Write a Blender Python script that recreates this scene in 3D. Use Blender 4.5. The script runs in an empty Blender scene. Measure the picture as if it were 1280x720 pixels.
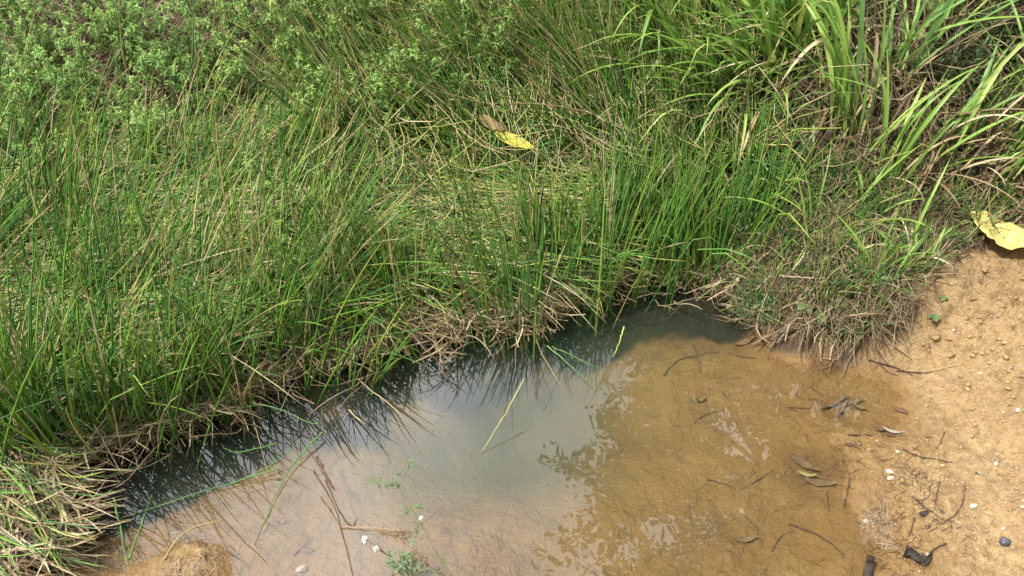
import bpy, math, random
import numpy as np

# ------------------------------------------------------------------ camera, sky, sun, exposure
S = bpy.context.scene
CAM_Z, PITCH, F = 1.5, math.radians(40), 985.0
cd = bpy.data.cameras.new('camera'); cam = bpy.data.objects.new('camera', cd)
S.collection.objects.link(cam); S.camera = cam
cam.location = (0, 0, CAM_Z); cam.rotation_euler = (math.radians(90) - PITCH, 0, 0)
cd.sensor_width = 36; cd.lens = F / 1280 * 36; cd.clip_start = 0.02; cd.clip_end = 500

SUN_EL, SUN_AZ = math.radians(58), math.radians(-115)      # azimuth from +Y towards +X
CLE, CLA = math.radians(58), math.radians(-28)           # where the thin cloud is brightest
CLV = (math.sin(CLA) * math.cos(CLE), math.cos(CLA) * math.cos(CLE), math.sin(CLE))
SUNV = (math.sin(SUN_AZ) * math.cos(SUN_EL), math.cos(SUN_AZ) * math.cos(SUN_EL), math.sin(SUN_EL))
wd = bpy.data.worlds.new('World'); S.world = wd; wd.use_nodes = True
nt = wd.node_tree; nt.nodes.clear()
def N(nt, t, **kw):
    n = nt.nodes.new(t)
    for k, v in kw.items():
        if isinstance(k, str) and k.startswith('i_'):
            n.inputs[k[2:].replace('_', ' ')].default_value = v
        else: setattr(n, k, v)
    return n
sky = N(nt, 'ShaderNodeTexSky', sky_type='NISHITA', sun_disc=False, sun_elevation=SUN_EL,
        sun_rotation=SUN_AZ, air_density=1.0, dust_density=3.0)
tc = N(nt, 'ShaderNodeTexCoord')
cn = N(nt, 'ShaderNodeTexNoise', noise_dimensions='3D'); cn.inputs['Scale'].default_value = 2.2
cn.inputs['Detail'].default_value = 6; cn.inputs['Roughness'].default_value = .55
cr = N(nt, 'ShaderNodeMapRange'); cr.inputs[1].default_value = .28; cr.inputs[2].default_value = .62
dot = N(nt, 'ShaderNodeVectorMath', operation='DOT_PRODUCT'); dot.inputs[1].default_value = CLV
glow = N(nt, 'ShaderNodeMapRange'); glow.inputs[1].default_value = .35; glow.inputs[2].default_value = 1.0
gp = N(nt, 'ShaderNodeMath', operation='POWER'); gp.inputs[1].default_value = 3.0
ga = N(nt, 'ShaderNodeMath', operation='MULTIPLY_ADD'); ga.inputs[1].default_value = 57; ga.inputs[2].default_value = 4.0
cc = N(nt, 'ShaderNodeVectorMath', operation='SCALE'); cc.inputs[0].default_value = (.97, .98, 1.03)
mx = N(nt, 'ShaderNodeMix', data_type='RGBA')
bg = N(nt, 'ShaderNodeBackground'); bg.inputs['Strength'].default_value = 0.12
wo = N(nt, 'ShaderNodeOutputWorld')
L = nt.links.new
L(tc.outputs['Generated'], cn.inputs['Vector']); L(cn.outputs['Fac'], cr.inputs[0])
L(tc.outputs['Generated'], dot.inputs[0]); L(dot.outputs['Value'], glow.inputs[0]); L(glow.outputs[0], gp.inputs[0])
L(gp.outputs[0], ga.inputs[0]); L(ga.outputs[0], cc.inputs['Scale'])
L(cr.outputs[0], mx.inputs['Factor']); L(sky.outputs[0], mx.inputs['A']); L(cc.outputs[0], mx.inputs['B'])
L(mx.outputs['Result'], bg.inputs['Color']); L(bg.outputs[0], wo.inputs['Surface'])

sl = bpy.data.lights.new('sun', 'SUN'); sl.energy = 5.0; sl.angle = math.radians(4); sl.color = (1, .94, .82)
so = bpy.data.objects.new('sun', sl); S.collection.objects.link(so); so.location = (-4, 4, 8)
so.rotation_euler = (math.pi / 2 - SUN_EL, 0, -SUN_AZ + math.pi)
vs = S.view_settings; vs.view_transform = 'Standard'; vs.look = 'None'; vs.gamma = 1; vs.use_curve_mapping = False
vs.exposure = 0.27
cy = S.cycles
cy.max_bounces = 6; cy.diffuse_bounces = 2; cy.glossy_bounces = 2; cy.transmission_bounces = 4
cy.transparent_max_bounces = 12; cy.volume_bounces = 1; cy.caustics_reflective = False; cy.caustics_refractive = False
cy.use_denoising = True

# ------------------------------------------------------------------ numeric helpers
rs = np.random.RandomState(7); random.seed(7)
SP, CP = math.sin(PITCH), math.cos(PITCH)
def ray(px, py):
    u = (np.asarray(px, float) - 640) / F; v = (np.asarray(py, float) - 360) / F
    return np.stack(np.broadcast_arrays(u, CP - SP * v, -SP - CP * v), -1)
def W(px, py, z=0.0):
    d = ray(px, py); t = (np.asarray(z) - CAM_Z) / d[..., 2]
    return d * t[..., None] + np.array([0, 0, CAM_Z])
def hsh(ix, iy, s):
    n = (ix.astype(np.int64) * 374761393 + iy.astype(np.int64) * 668265263 + s * 1442695041) & 0xffffffff
    n = ((n ^ (n >> 13)) * 1274126177) & 0xffffffff
    return ((n ^ (n >> 16)) & 0xffff) / 65535.0
def vnoise(x, y, s=0):
    ix, iy = np.floor(x), np.floor(y); fx, fy = x - ix, y - iy
    fx = fx * fx * fx * (fx * (fx * 6 - 15) + 10); fy = fy * fy * fy * (fy * (fy * 6 - 15) + 10)
    a, b, c, d = hsh(ix, iy, s), hsh(ix + 1, iy, s), hsh(ix, iy + 1, s), hsh(ix + 1, iy + 1, s)
    return (a + (b - a) * fx) * (1 - fy) + (c + (d - c) * fx) * fy - .5
def fbm(x, y, o=4, s=0, g=.5):
    r, a = 0, 1
    for k in range(o): r = r + a * vnoise(x * 2 ** k, y * 2 ** k, s + k * 17); a *= g
    return r
def sm(a, b, x):
    t = np.clip((x - a) / (b - a), 0, 1); return t * t * (3 - 2 * t)

# ------------------------------------------------------------------ terrain: heights at control points (picture place, height, vegetated?)
CT = [(640,560,-.26,0),(560,565,-.20,0),(700,520,-.22,0),(600,500,-.27,0),(500,510,-.22,0),(400,530,-.17,0),(300,560,-.12,1),(200,600,-.10,1),
(160,640,-.06,1),(700,440,-.16,1),(760,400,-.08,1),(850,390,-.045,1),(910,400,-.035,1),(780,480,-.09,0),(800,560,-.075,0),(760,640,-.065,0),(700,700,-.05,0),
(850,680,-.06,0),(900,560,-.05,0),(880,450,-.06,0),(950,450,-.02,0),(1000,480,-.022,0),(1080,490,-.03,0),(950,640,-.045,0),(1000,700,-.03,0),
(1030,600,-.018,0),(500,610,-.10,0),(560,625,-.11,0),(620,640,-.06,0),(480,660,-.035,0),(600,670,-.035,0),(560,700,-.022,0),(390,640,-.035,0),(300,650,-.03,0),(330,700,-.016,0),
(240,695,.018,0),(225,680,.008,0),(180,690,-.02,0),(440,710,-.02,0),(130,700,-.008,0),(640,740,-.03,0),(400,760,-.01,0),
(1130,500,.004,0),(1140,540,.012,0),(1050,548,.003,0),(1060,600,.001,0),(1075,650,.003,0),(1115,700,.004,0),(1000,530,-.008,0),
(1200,500,.035,0),(1280,480,.10,0),(1280,400,.125,0),(1200,400,.11,0),(1190,330,.15,0),(1280,300,.19,0),(1150,450,.04,0),(1280,560,.045,0),
(1200,600,.028,0),(1280,700,.03,0),(1150,680,.012,0),(1150,600,.016,0),(1110,470,.012,0),(1400,500,.13,0),(1400,350,.2,0),(1400,700,.1,0),(1240,540,.045,0),
(1000,412,.07,1),(1060,425,.06,1),(1030,438,-.004,0),(970,420,-.004,0),(1090,448,.012,0),(1040,345,.19,1),(965,372,.07,1),(1105,390,.13,1),(1000,300,.2,1),(1100,280,.21,1),
(890,350,.0,1),(880,310,.06,1),(900,250,.14,1),(1000,220,.3,1),(1150,215,.29,1),(1280,238,.25,1),(1190,275,.2,1),(1280,120,.42,1),(1100,100,.5,1),
(1000,60,.55,1),(1280,0,.65,1),(900,120,.35,1),(850,0,.6,1),(1235,258,.23,1),(1290,258,.23,1),(1400,258,.26,1),(1400,200,.34,1),(1400,0,.75,1),
(790,345,.0,1),(740,370,-.005,1),(680,385,.0,1),(630,430,-.005,1),(560,455,-.005,1),(450,468,-.005,1),(380,488,-.005,1),(280,515,-.005,1),(200,550,-.005,1),
(130,600,.0,1),(100,660,.01,1),(60,700,.03,1),(0,700,.06,1),(0,620,.04,1),(60,560,.02,1),(0,500,.02,1),(150,450,.03,1),(300,420,.03,1),(450,400,.03,1),
(600,350,.04,1),(700,300,.06,1),(800,280,.06,1),(200,300,.07,1),(0,300,.07,1),(400,280,.09,1),(600,220,.13,1),(750,180,.2,1),(500,100,.3,1),
(300,150,.2,1),(100,150,.2,1),(0,150,.2,1),(0,0,.45,1),(300,0,.45,1),(600,0,.5,1),(-150,0,.45,1),(-150,300,.1,1),(-150,600,.08,1)]
CT = np.array(CT, float)
CW = W(CT[:, 0], CT[:, 1], CT[:, 2])
EX = np.array([(-4,1,.2,1),(-4,3,.5,1),(-3,5,1.1,1),(0,5,1.15,1),(3,5,1.4,1),(5,3,1.2,1),(4,1,.45,0),(2,.2,.12,0),(0,.2,.05,0),(-1.2,.3,.08,1),(0,-1,.15,0),(-3,-1,.3,1),(3,-1,.4,0)], float)
PX = np.concatenate([CW[:, :2], EX[:, :2]]); PH = np.concatenate([CT[:, 2], EX[:, 2]]); PV = np.concatenate([CT[:, 3], EX[:, 3]])
def kern(a, b): return np.sqrt(((a[:, None, :] - b[None, :, :]) ** 2).sum(-1) + .05 ** 2)
KA = kern(PX, PX); n_ = len(PX)
KA += np.eye(n_) * -.03
AA = np.zeros((n_ + 1, n_ + 1)); AA[:n_, :n_] = KA; AA[:n_, n_] = 1; AA[n_, :n_] = 1
RW = np.linalg.solve(AA, np.concatenate([PH, [0]]))
def evalfield(x, y):
    shp = x.shape; P = np.stack([x.ravel(), y.ravel()], -1); H = np.empty(len(P)); V = np.empty(len(P))
    for i in range(0, len(P), 20000):
        k = kern(P[i:i + 20000], PX); H[i:i + 20000] = k @ RW[:n_] + RW[n_]
        w = 1 / (k ** 2) ** 2.2; V[i:i + 20000] = (w @ PV) / w.sum(1)
    return H.reshape(shp), V.reshape(shp)
def terrain(x, y):
    x = np.asarray(x, float); y = np.asarray(y, float)
    h, v = evalfield(x, y)
    r = np.hypot(x, y - 1.5); far = sm(4, 9, r)
    h = h * (1 - far) + far * (1.3 + .35 * fbm(x * .08, y * .08, 3, 5))
    sand = 1 - sm(.28, .72, v + .45 * fbm(x * 11, y * 11, 4, 3))
    dry = sm(-.01, .04, h)
    relief = fbm(x * 6, y * 6, 5, 11, .55)
    h = h + sand * dry * sm(.02, .15, h) * .045 * relief + sand * dry * (.4 + sm(.02, .1, h)) * .016 * fbm(x * 22, y * 22, 5, 21, .65)
    h = h + sand * dry * .010 * fbm(x * 48, y * 48, 4, 25, .65) * (.35 + sm(-.1, .3, fbm(x * 5, y * 5, 2, 8)))
    lump = np.maximum(0, fbm(x * 30 + y * 9, y * 38, 3, 31)) ** 1.5
    h = h + sand * dry * .018 * lump * sm(-.15, .2, fbm(x * 4, y * 4, 2, 19))
    h = h + sand * (1 - dry) * .016 * fbm(x * 13 + 3, y * 13, 5, 41, .6) * sm(.25, .0, -h)
    m = W(240, 695, .018); d2 = np.hypot(x - m[0], (y - m[1]) * 1.1)
    h = h + np.exp(-(d2 / .055) ** 2) * (.008 + .022 * fbm(x * 40, y * 40, 3, 51))
    h = h + (1 - sand) * .03 * fbm(x * 12, y * 12, 3, 61)
    return h, sand, v
def G(px, py):
    """picture place -> point of the ground under it"""
    px = np.atleast_1d(np.asarray(px, float)); py = np.atleast_1d(np.asarray(py, float))
    z = np.full(np.broadcast(px, py).shape, .1)
    for _ in range(9):
        p = W(px, py, z); z = .5 * z + .5 * terrain(p[:, 0], p[:, 1])[0]
    p = W(px, py, z); p[:, 2] = terrain(p[:, 0], p[:, 1])[0]
    return p
def G1(px, py): return G([px], [py])[0]

# ------------------------------------------------------------------ scene helpers
COL = S.collection
def tag(o, label=None, cat=None, group=None, kind=None):
    if label: o['label'] = label
    if cat: o['category'] = cat
    if group: o['group'] = group
    if kind: o['kind'] = kind
    return o
def empty(name, loc, label, cat, group=None):
    o = bpy.data.objects.new(name, None); COL.objects.link(o); o.location = loc; o.empty_display_size = .05
    return tag(o, label, cat, group)
def mesh_obj(name, V, Q, mat, parent=None, attrs=None, smooth=True, tris=False):
    V = np.asarray(V, np.float32).reshape(-1, 3); Q = np.asarray(Q, np.int32)
    if parent is not None: V = V - np.array(parent.location, np.float32)
    k = 3 if tris else 4
    me = bpy.data.meshes.new(name)
    me.vertices.add(len(V)); me.vertices.foreach_set('co', V.ravel())
    me.loops.add(Q.size); me.loops.foreach_set('vertex_index', Q.ravel())
    me.polygons.add(len(Q)); me.polygons.foreach_set('loop_start', np.arange(0, Q.size, k, dtype=np.int32))
    me.polygons.foreach_set('use_smooth', np.full(len(Q), smooth))
    for a, vals in (attrs or {}).items():
        at = me.attributes.new(a, 'FLOAT', 'POINT'); at.data.foreach_set('value', np.asarray(vals, np.float32).ravel())
    me.update(calc_edges=True); me.validate()
    me.materials.append(mat)
    o = bpy.data.objects.new(name, me); COL.objects.link(o)
    if parent is not None: o.parent = parent
    return o
def unit(v): return v / np.maximum(1e-9, np.linalg.norm(v, axis=-1, keepdims=True))
def frames(P):
    T = np.gradient(P, axis=1); T = unit(T)
    up = np.zeros_like(T); up[..., 2] = 1
    alt = np.zeros_like(T); alt[..., 1] = 1
    A = np.where((np.abs(T[..., 2:3]) > .97), alt, up)
    Sd = unit(np.cross(T, A)); Nn = np.cross(Sd, T)
    return T, Sd, Nn
def tubes(P, R, tint, sides=3):
    """P n,k,3  R n,k -> verts, quads, attrs"""
    n, k, _ = P.shape; T, A, B = frames(P)
    a = np.arange(sides) * 2 * math.pi / sides
    V = P[:, :, None, :] + R[:, :, None, None] * (np.cos(a)[None, None, :, None] * A[:, :, None, :] + np.sin(a)[None, None, :, None] * B[:, :, None, :])
    idx = np.arange(n * k * sides).reshape(n, k, sides); nx = np.roll(idx, -1, axis=2)
    Q = np.stack([idx[:, :-1], nx[:, :-1], nx[:, 1:], idx[:, 1:]], -1).reshape(-1, 4)
    al = np.broadcast_to(np.linspace(0, 1, k)[None, :, None], (n, k, sides))
    ti = np.broadcast_to(np.asarray(tint)[:, None, None], (n, k, sides))
    return V.reshape(-1, 3), Q, {'along': al, 'tint': ti, 'across': np.zeros_like(al)}
def ribbons(P, Wd, tint, side=None, fold=.25):
    """folded leaf blades: three points across"""
    n, k, _ = P.shape; T, A, B = frames(P)
    if side is not None:
        A = unit(side[:, None, :] - (side[:, None, :] * T).sum(-1, keepdims=True) * T); B = np.cross(A, T)
    o = np.array([-1, 0, 1.])
    V = P[:, :, None, :] + Wd[:, :, None, None] * (o[None, None, :, None] * A[:, :, None, :] + fold * np.abs(o)[None, None, :, None] * B[:, :, None, :])
    idx = np.arange(n * k * 3).reshape(n, k, 3)
    Q = np.stack([idx[:, :-1, :-1], idx[:, :-1, 1:], idx[:, 1:, 1:], idx[:, 1:, :-1]], -1).reshape(-1, 4)
    al = np.broadcast_to(np.linspace(0, 1, k)[None, :, None], (n, k, 3))
    ti = np.broadcast_to(np.asarray(tint)[:, None, None], (n, k, 3))
    ac = np.broadcast_to(o[None, None, :], (n, k, 3))
    return V.reshape(-1, 3), Q, {'along': al, 'tint': ti, 'across': ac}
def join(parts):
    V, Q, A, off = [], [], {}, 0
    for v, q, a in parts:
        V.append(v); Q.append(q + off); off += len(v)
        for kk, x in a.items(): A.setdefault(kk, []).append(np.asarray(x).ravel())
    return np.concatenate(V), np.concatenate(Q), {kk: np.concatenate(x) for kk, x in A.items()}

# ------------------------------------------------------------------ materials
def newmat(name):
    m = bpy.data.materials.new(name); m.use_nodes = True; m.node_tree.nodes.clear(); return m, m.node_tree
def ramp(nt, stops, interp='LINEAR'):
    r = nt.nodes.new('ShaderNodeValToRGB'); r.color_ramp.interpolation = interp
    e = r.color_ramp.elements
    while len(e) < len(stops): e.new(.5)
    for i, (p, c) in enumerate(stops): e[i].position = p; e[i].color = (*c, 1)
    return r
def mixc(nt, fac, a, b, bt='MIX'):
    m = nt.nodes.new('ShaderNodeMix'); m.data_type = 'RGBA'; m.blend_type = bt
    for s, v in ((m.inputs['Factor'], fac), (m.inputs['A'], a), (m.inputs['B'], b)):
        if isinstance(v, (int, float)): s.default_value = v
        elif isinstance(v, tuple): s.default_value = (*v, 1)
        else: nt.links.new(v, s)
    return m.outputs['Result']
def mrange(nt, v, a, b, c=0., d=1., cl=True):
    m = nt.nodes.new('ShaderNodeMapRange'); m.clamp = cl
    nt.links.new(v, m.inputs[0])
    for i, x in zip((1, 2, 3, 4), (a, b, c, d)): m.inputs[i].default_value = x
    return m.outputs[0]
def attr(nt, n):
    a = nt.nodes.new('ShaderNodeAttribute'); a.attribute_name = n; return a.outputs['Fac']
def noise(nt, scale, detail=3, rough=.5, vec=None, dist=0):
    n = nt.nodes.new('ShaderNodeTexNoise'); n.inputs['Scale'].default_value = scale
    n.inputs['Detail'].default_value = detail; n.inputs['Roughness'].default_value = rough; n.inputs['Distortion'].default_value = dist
    if vec is None: vec = nt.nodes.new('ShaderNodeNewGeometry').outputs['Position']
    nt.links.new(vec, n.inputs['Vector']); return n.outputs['Fac']
def bump(nt, h, strength, dist):
    b = nt.nodes.new('ShaderNodeBump'); b.inputs['Strength'].default_value = strength; b.inputs['Distance'].default_value = dist
    nt.links.new(h, b.inputs['Height']); return b.outputs[0]
def finish(nt, col, rough=.6, spec=.4, normal=None, trans=0, tcol=None):
    p = nt.nodes.new('ShaderNodeBsdfPrincipled')
    if isinstance(col, tuple): p.inputs['Base Color'].default_value = (*col, 1)
    else: nt.links.new(col, p.inputs['Base Color'])
    if isinstance(rough, (int, float)): p.inputs['Roughness'].default_value = rough
    else: nt.links.new(rough, p.inputs['Roughness'])
    p.inputs['Specular IOR Level'].default_value = spec
    if normal is not None: nt.links.new(normal, p.inputs['Normal'])
    out = nt.nodes.new('ShaderNodeOutputMaterial'); sh = p.outputs[0]
    if trans:
        t = nt.nodes.new('ShaderNodeBsdfTranslucent')
        if isinstance(col, tuple): t.inputs[0].default_value = (*col, 1)
        else: nt.links.new(tcol if tcol is not None else col, t.inputs[0])
        ms = nt.nodes.new('ShaderNodeMixShader'); ms.inputs[0].default_value = trans
        nt.links.new(sh, ms.inputs[1]); nt.links.new(t.outputs[0], ms.inputs[2]); sh = ms.outputs[0]
    nt.links.new(sh, out.inputs[0])

def mat_blade(name, stops, spec=.5, tip=(.30, .21, .09), tip_from=.9, base=(.26, .24, .11), base_to=.12, trans=.3, rib=False, rough=.45, base_amt=.4):
    """stops: colour along the per-blade tint"""
    m, nt = newmat(name)
    r = ramp(nt, stops); nt.links.new(attr(nt, 'tint'), r.inputs[0]); c = r.outputs[0]
    al = attr(nt, 'along')
    n = noise(nt, 30, 2); c = mixc(nt, mrange(nt, n, .35, .75, 0, .2), c, (.26, .26, .06))
    c = mixc(nt, mrange(nt, al, base_to, 0, 0, base_amt), c, base)
    c = mixc(nt, mrange(nt, al, tip_from, 1, 0, .9), c, tip)
    if rib:
        ac = attr(nt, 'across'); ab = nt.nodes.new('ShaderNodeMath'); ab.operation = 'ABSOLUTE'; nt.links.new(ac, ab.inputs[0])
        c = mixc(nt, mrange(nt, ab.outputs[0], .0, .14, .45, 0), c, (.30, .38, .16))
    finish(nt, c, rough, spec, None, trans)
    return m
RUSH = [(0, (.05, .15, .055)), (.2, (.09, .26, .06)), (.45, (.18, .40, .05)), (.62, (.34, .52, .08)), (.70, (.50, .50, .12)), (.82, (.56, .48, .22)), (.93, (.66, .57, .36)), (1, (.34, .22, .11))]
M_rush = mat_blade('rush_green', RUSH, rough=.34)
M_thatch = mat_blade('rush_thatch', RUSH, base_amt=.3, trans=.15)
M_straw = mat_blade('dry_straw', [(0, (.14, .09, .05)), (.3, (.30, .21, .12)), (.6, (.48, .37, .21)), (.85, (.62, .52, .35)), (1, (.30, .18, .10))], base_amt=0, trans=.12, rough=.6)
M_broad = mat_blade('broad_grass', [(0, (.09, .22, .05)), (.3, (.17, .36, .06)), (.65, (.31, .52, .09)), (.85, (.46, .58, .15)), (1, (.38, .34, .12))],
                    tip=(.34, .22, .10), tip_from=.93, trans=.35, rib=True, rough=.4)
M_herb = mat_blade('feathery_leaf', [(0, (.07, .17, .05)), (.4, (.18, .37, .10)), (.75, (.31, .52, .15)), (1, (.52, .64, .20))], base_amt=0, tip=(.36, .44, .10), trans=.4, spec=.2, rough=.6)
M_blue = mat_blade('small_herb_leaf', [(0, (.04, .10, .04)), (.5, (.09, .19, .08)), (1, (.17, .28, .10))], base_amt=0, tip=(.15, .24, .10), trans=.3)

def mat_simple(name, a, b, scale, rough=.7, spec=.3, bmp=0, trans=0, dist=.002):
    m, nt = newmat(name); n = noise(nt, scale, 5, .6)
    finish(nt, mixc(nt, mrange(nt, n, .3, .7), a, b), rough, spec, bump(nt, n, bmp, dist) if bmp else None, trans); return m
M_stem = mat_simple('woody_stem', (.10, .07, .035), (.17, .15, .06), 60)
M_twig = mat_simple('dark_twig', (.035, .022, .016), (.13, .08, .05), 120, bmp=.5)
M_palet = mat_simple('pale_twig', (.22, .16, .10), (.38, .29, .19), 120, bmp=.4)
M_bark = mat_simple('tree_bark', (.09, .07, .05), (.2, .16, .12), 20, bmp=.8, dist=.01)
M_tleaf = mat_simple('tree_leaf', (.04, .09, .025), (.08, .15, .04), 3, trans=.2)
M_brown = mat_simple('brown_leaf', (.07, .035, .02), (.16, .08, .045), 150, rough=.4, bmp=.3)
M_pebw = mat_simple('white_pebble', (.42, .35, .25), (.56, .50, .40), 90, rough=.5, bmp=.2)
M_peby = mat_simple('yellow_pebble', (.42, .31, .13), (.58, .46, .24), 90, rough=.5, bmp=.2)
M_pebg = mat_simple('grey_pebble', (.20, .15, .11), (.38, .29, .21), 120, rough=.6, bmp=.3)
M_slate = mat_simple('blue_black_stone', (.03, .032, .038), (.09, .095, .11), 90, rough=.25, spec=.6)
M_black = mat_simple('charred_wood', (.014, .012, .010), (.06, .05, .042), 60, rough=.85, bmp=.8)
M_petal = mat_simple('white_petal', (.75, .75, .66), (.85, .84, .78), 60, trans=.3)
M_dark = mat_simple('dark_sodden_leaf', (.075, .05, .024), (.18, .12, .055), 60, rough=.7)

def stain_shade(x, y):  # organic stains; the inlet spots paint in the shade of the overhang
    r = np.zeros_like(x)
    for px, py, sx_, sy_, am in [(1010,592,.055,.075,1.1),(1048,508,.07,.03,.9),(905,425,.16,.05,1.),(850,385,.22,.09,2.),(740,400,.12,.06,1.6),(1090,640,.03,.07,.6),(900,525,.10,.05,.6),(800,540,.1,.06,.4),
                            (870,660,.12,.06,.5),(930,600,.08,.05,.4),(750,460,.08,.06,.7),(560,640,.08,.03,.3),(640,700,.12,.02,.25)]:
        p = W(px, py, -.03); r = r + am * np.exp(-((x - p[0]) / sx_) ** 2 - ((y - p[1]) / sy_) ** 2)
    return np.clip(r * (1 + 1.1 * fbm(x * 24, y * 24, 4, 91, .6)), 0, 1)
def mat_ground():
    m, nt = newmat('ground_soil_and_sand')
    sand, veg, hz = attr(nt, 'sand'), attr(nt, 'veg'), attr(nt, 'hgt')
    n1 = noise(nt, 7, 5, .6); n2 = noise(nt, 55, 5, .65); n3 = noise(nt, 260, 3, .7); n4 = noise(nt, 2.2, 3, .5)
    c = mixc(nt, mrange(nt, n1, .3, .7), (.33, .215, .10), (.45, .32, .155))
    c = mixc(nt, mrange(nt, noise(nt, 10, 8, .75), .5, .62, 0, .6), c, (.20, .12, .058))
    c = mixc(nt, mrange(nt, noise(nt, 16, 7, .75), .54, .64, 0, .7), c, (.44, .32, .17))
    c = mixc(nt, mrange(nt, n2, .42, .72, 0, .7), c, (.17, .095, .042))
    c = mixc(nt, mrange(nt, n3, .5, .72, 0, .6), c, (.48, .35, .20))
    c = mixc(nt, mrange(nt, n3, .42, .28, 0, .7), c, (.20, .12, .065))
    # submerged bed: ochre mud with dark organic patches and painted inlet shade; silt in the deep part
    u = mixc(nt, mrange(nt, n1, .35, .65), (.42, .25, .062), (.62, .40, .12))
    u = mixc(nt, mrange(nt, n4, .48, .6, 0, .35), u, (.20, .125, .05))
    u = mixc(nt, mrange(nt, n2, .52, .7, 0, .45), u, (.17, .11, .05))
    u = mixc(nt, mrange(nt, noise(nt, 11, 7, .75), .53, .62, 0, .75), u, (.68, .47, .17))
    u = mixc(nt, mrange(nt, noise(nt, 7, 7, .75), .55, .65, 0, .45), u, (.15, .09, .03))
    u = mixc(nt, mrange(nt, n3, .45, .3, 0, .3), u, (.22, .14, .06))
    pos = nt.nodes.new('ShaderNodeNewGeometry').outputs['Position']
    sx = nt.nodes.new('ShaderNodeSeparateXYZ'); nt.links.new(pos, sx.inputs[0])
    u = mixc(nt, mrange(nt, sx.outputs[0], .5, -.3, 0, .45), u, mixc(nt, mrange(nt, n1, .3, .7), (.20, .135, .08), (.32, .22, .13)))  # bed tinted greyer to the left, painting in the reflected sky veil
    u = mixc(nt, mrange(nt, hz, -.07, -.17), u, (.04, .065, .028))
    u = mixc(nt, mrange(nt, attr(nt, 'stain_shade'), 0, 1, 0, .8), u, (.055, .04, .02))
    hn = nt.nodes.new('ShaderNodeMath'); hn.operation = 'MULTIPLY_ADD'; hn.inputs[1].default_value = -.03
    nt.links.new(n2, hn.inputs[0]); nt.links.new(hz, hn.inputs[2])
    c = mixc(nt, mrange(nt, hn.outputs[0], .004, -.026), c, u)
    wet = mrange(nt, hz, .028, .003)
    c = mixc(nt, mrange(nt, hn.outputs[0], .016, -.010, 0, .75), c, (.17, .095, .036))
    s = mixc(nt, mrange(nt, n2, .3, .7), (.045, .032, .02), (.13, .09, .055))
    s = mixc(nt, mrange(nt, hz, .0, -.012), s, (.028, .021, .013))  # soil below water painted darker, for shade under the inlet's overhang
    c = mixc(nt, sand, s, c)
    hsum = nt.nodes.new('ShaderNodeMath'); hsum.operation = 'MULTIPLY_ADD'; hsum.inputs[1].default_value = .22
    nt.links.new(n3, hsum.inputs[0]); nt.links.new(n2, hsum.inputs[2])
    hs2 = nt.nodes.new('ShaderNodeMath'); hs2.operation = 'MULTIPLY_ADD'; hs2.inputs[1].default_value = 1.3
    nt.links.new(noise(nt, 26, 6, .68), hs2.inputs[0]); nt.links.new(hsum.outputs[0], hs2.inputs[2])
    finish(nt, c, mrange(nt, wet, 0, 1, .9, .5), .3, bump(nt, hs2.outputs[0], 1., .014))
    return m
def mat_water():
    m, nt = newmat('pond_water')
    n = noise(nt, 17, 0, .4); nl = noise(nt, 5, 1, .4)
    s = nt.nodes.new('ShaderNodeMath'); s.operation = 'MULTIPLY_ADD'; s.inputs[1].default_value = 5
    nt.links.new(nl, s.inputs[0]); nt.links.new(n, s.inputs[2])
    b = bump(nt, s.outputs[0], .06, .0035)
    f = nt.nodes.new('ShaderNodeFresnel'); f.inputs[0].default_value = 1.5; nt.links.new(b, f.inputs[1])
    g = nt.nodes.new('ShaderNodeBsdfGlossy'); g.inputs['Roughness'].default_value = .006; nt.links.new(b, g.inputs['Normal'])
    t = nt.nodes.new('ShaderNodeBsdfTransparent')
    mx = nt.nodes.new('ShaderNodeMixShader'); nt.links.new(f.outputs[0], mx.inputs[0]); nt.links.new(t.outputs[0], mx.inputs[1]); nt.links.new(g.outputs[0], mx.inputs[2])
    v = nt.nodes.new('ShaderNodeVolumePrincipled'); v.inputs['Color'].default_value = (.27, .60, .38, 1); v.inputs['Density'].default_value = 1.0
    v.inputs['Anisotropy'].default_value = .2
    out = nt.nodes.new('ShaderNodeOutputMaterial'); nt.links.new(mx.outputs[0], out.inputs[0]); nt.links.new(v.outputs[0], out.inputs[1])
    return m

# ------------------------------------------------------------------ ground and water
def axis(lo, hi, step, far):
    a = list(np.arange(lo, hi, step)); s = step; v = lo
    L_ = []
    while v > -far: s *= 1.16; v -= s; L_.append(v)
    s = step; v = a[-1]; R_ = []
    while v < far: s *= 1.16; v += s; R_.append(v)
    return np.array(L_[::-1] + a + R_)
gx = np.concatenate([axis(-1.6, 1.55, .0065, 120)]); gy = axis(.74, 2.4, .0065, 120)
X, Y = np.meshgrid(gx, gy); H, SA, VG = terrain(X, Y)
nx_, ny_ = len(gx), len(gy); ii = np.arange(nx_ * ny_).reshape(ny_, nx_)
Q = np.stack([ii[:-1, :-1], ii[:-1, 1:], ii[1:, 1:], ii[1:, :-1]], -1).reshape(-1, 4)
ground = mesh_obj('ground', np.stack([X, Y, H], -1), Q, mat_ground(), attrs={'sand': SA, 'veg': VG, 'hgt': H, 'stain_shade': stain_shade(X, Y)})
_exact = terrain
def terrain(x, y):
    """height read off the finished ground sheet"""
    x = np.asarray(x, float); y = np.asarray(y, float)
    i = np.clip(np.searchsorted(gx, x) - 1, 0, nx_ - 2); j = np.clip(np.searchsorted(gy, y) - 1, 0, ny_ - 2)
    fx = (x - gx[i]) / (gx[i + 1] - gx[i]); fy = (y - gy[j]) / (gy[j + 1] - gy[j])
    h = (H[j, i] * (1 - fx) + H[j, i + 1] * fx) * (1 - fy) + (H[j + 1, i] * (1 - fx) + H[j + 1, i + 1] * fx) * fy
    return h, None, None
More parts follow.
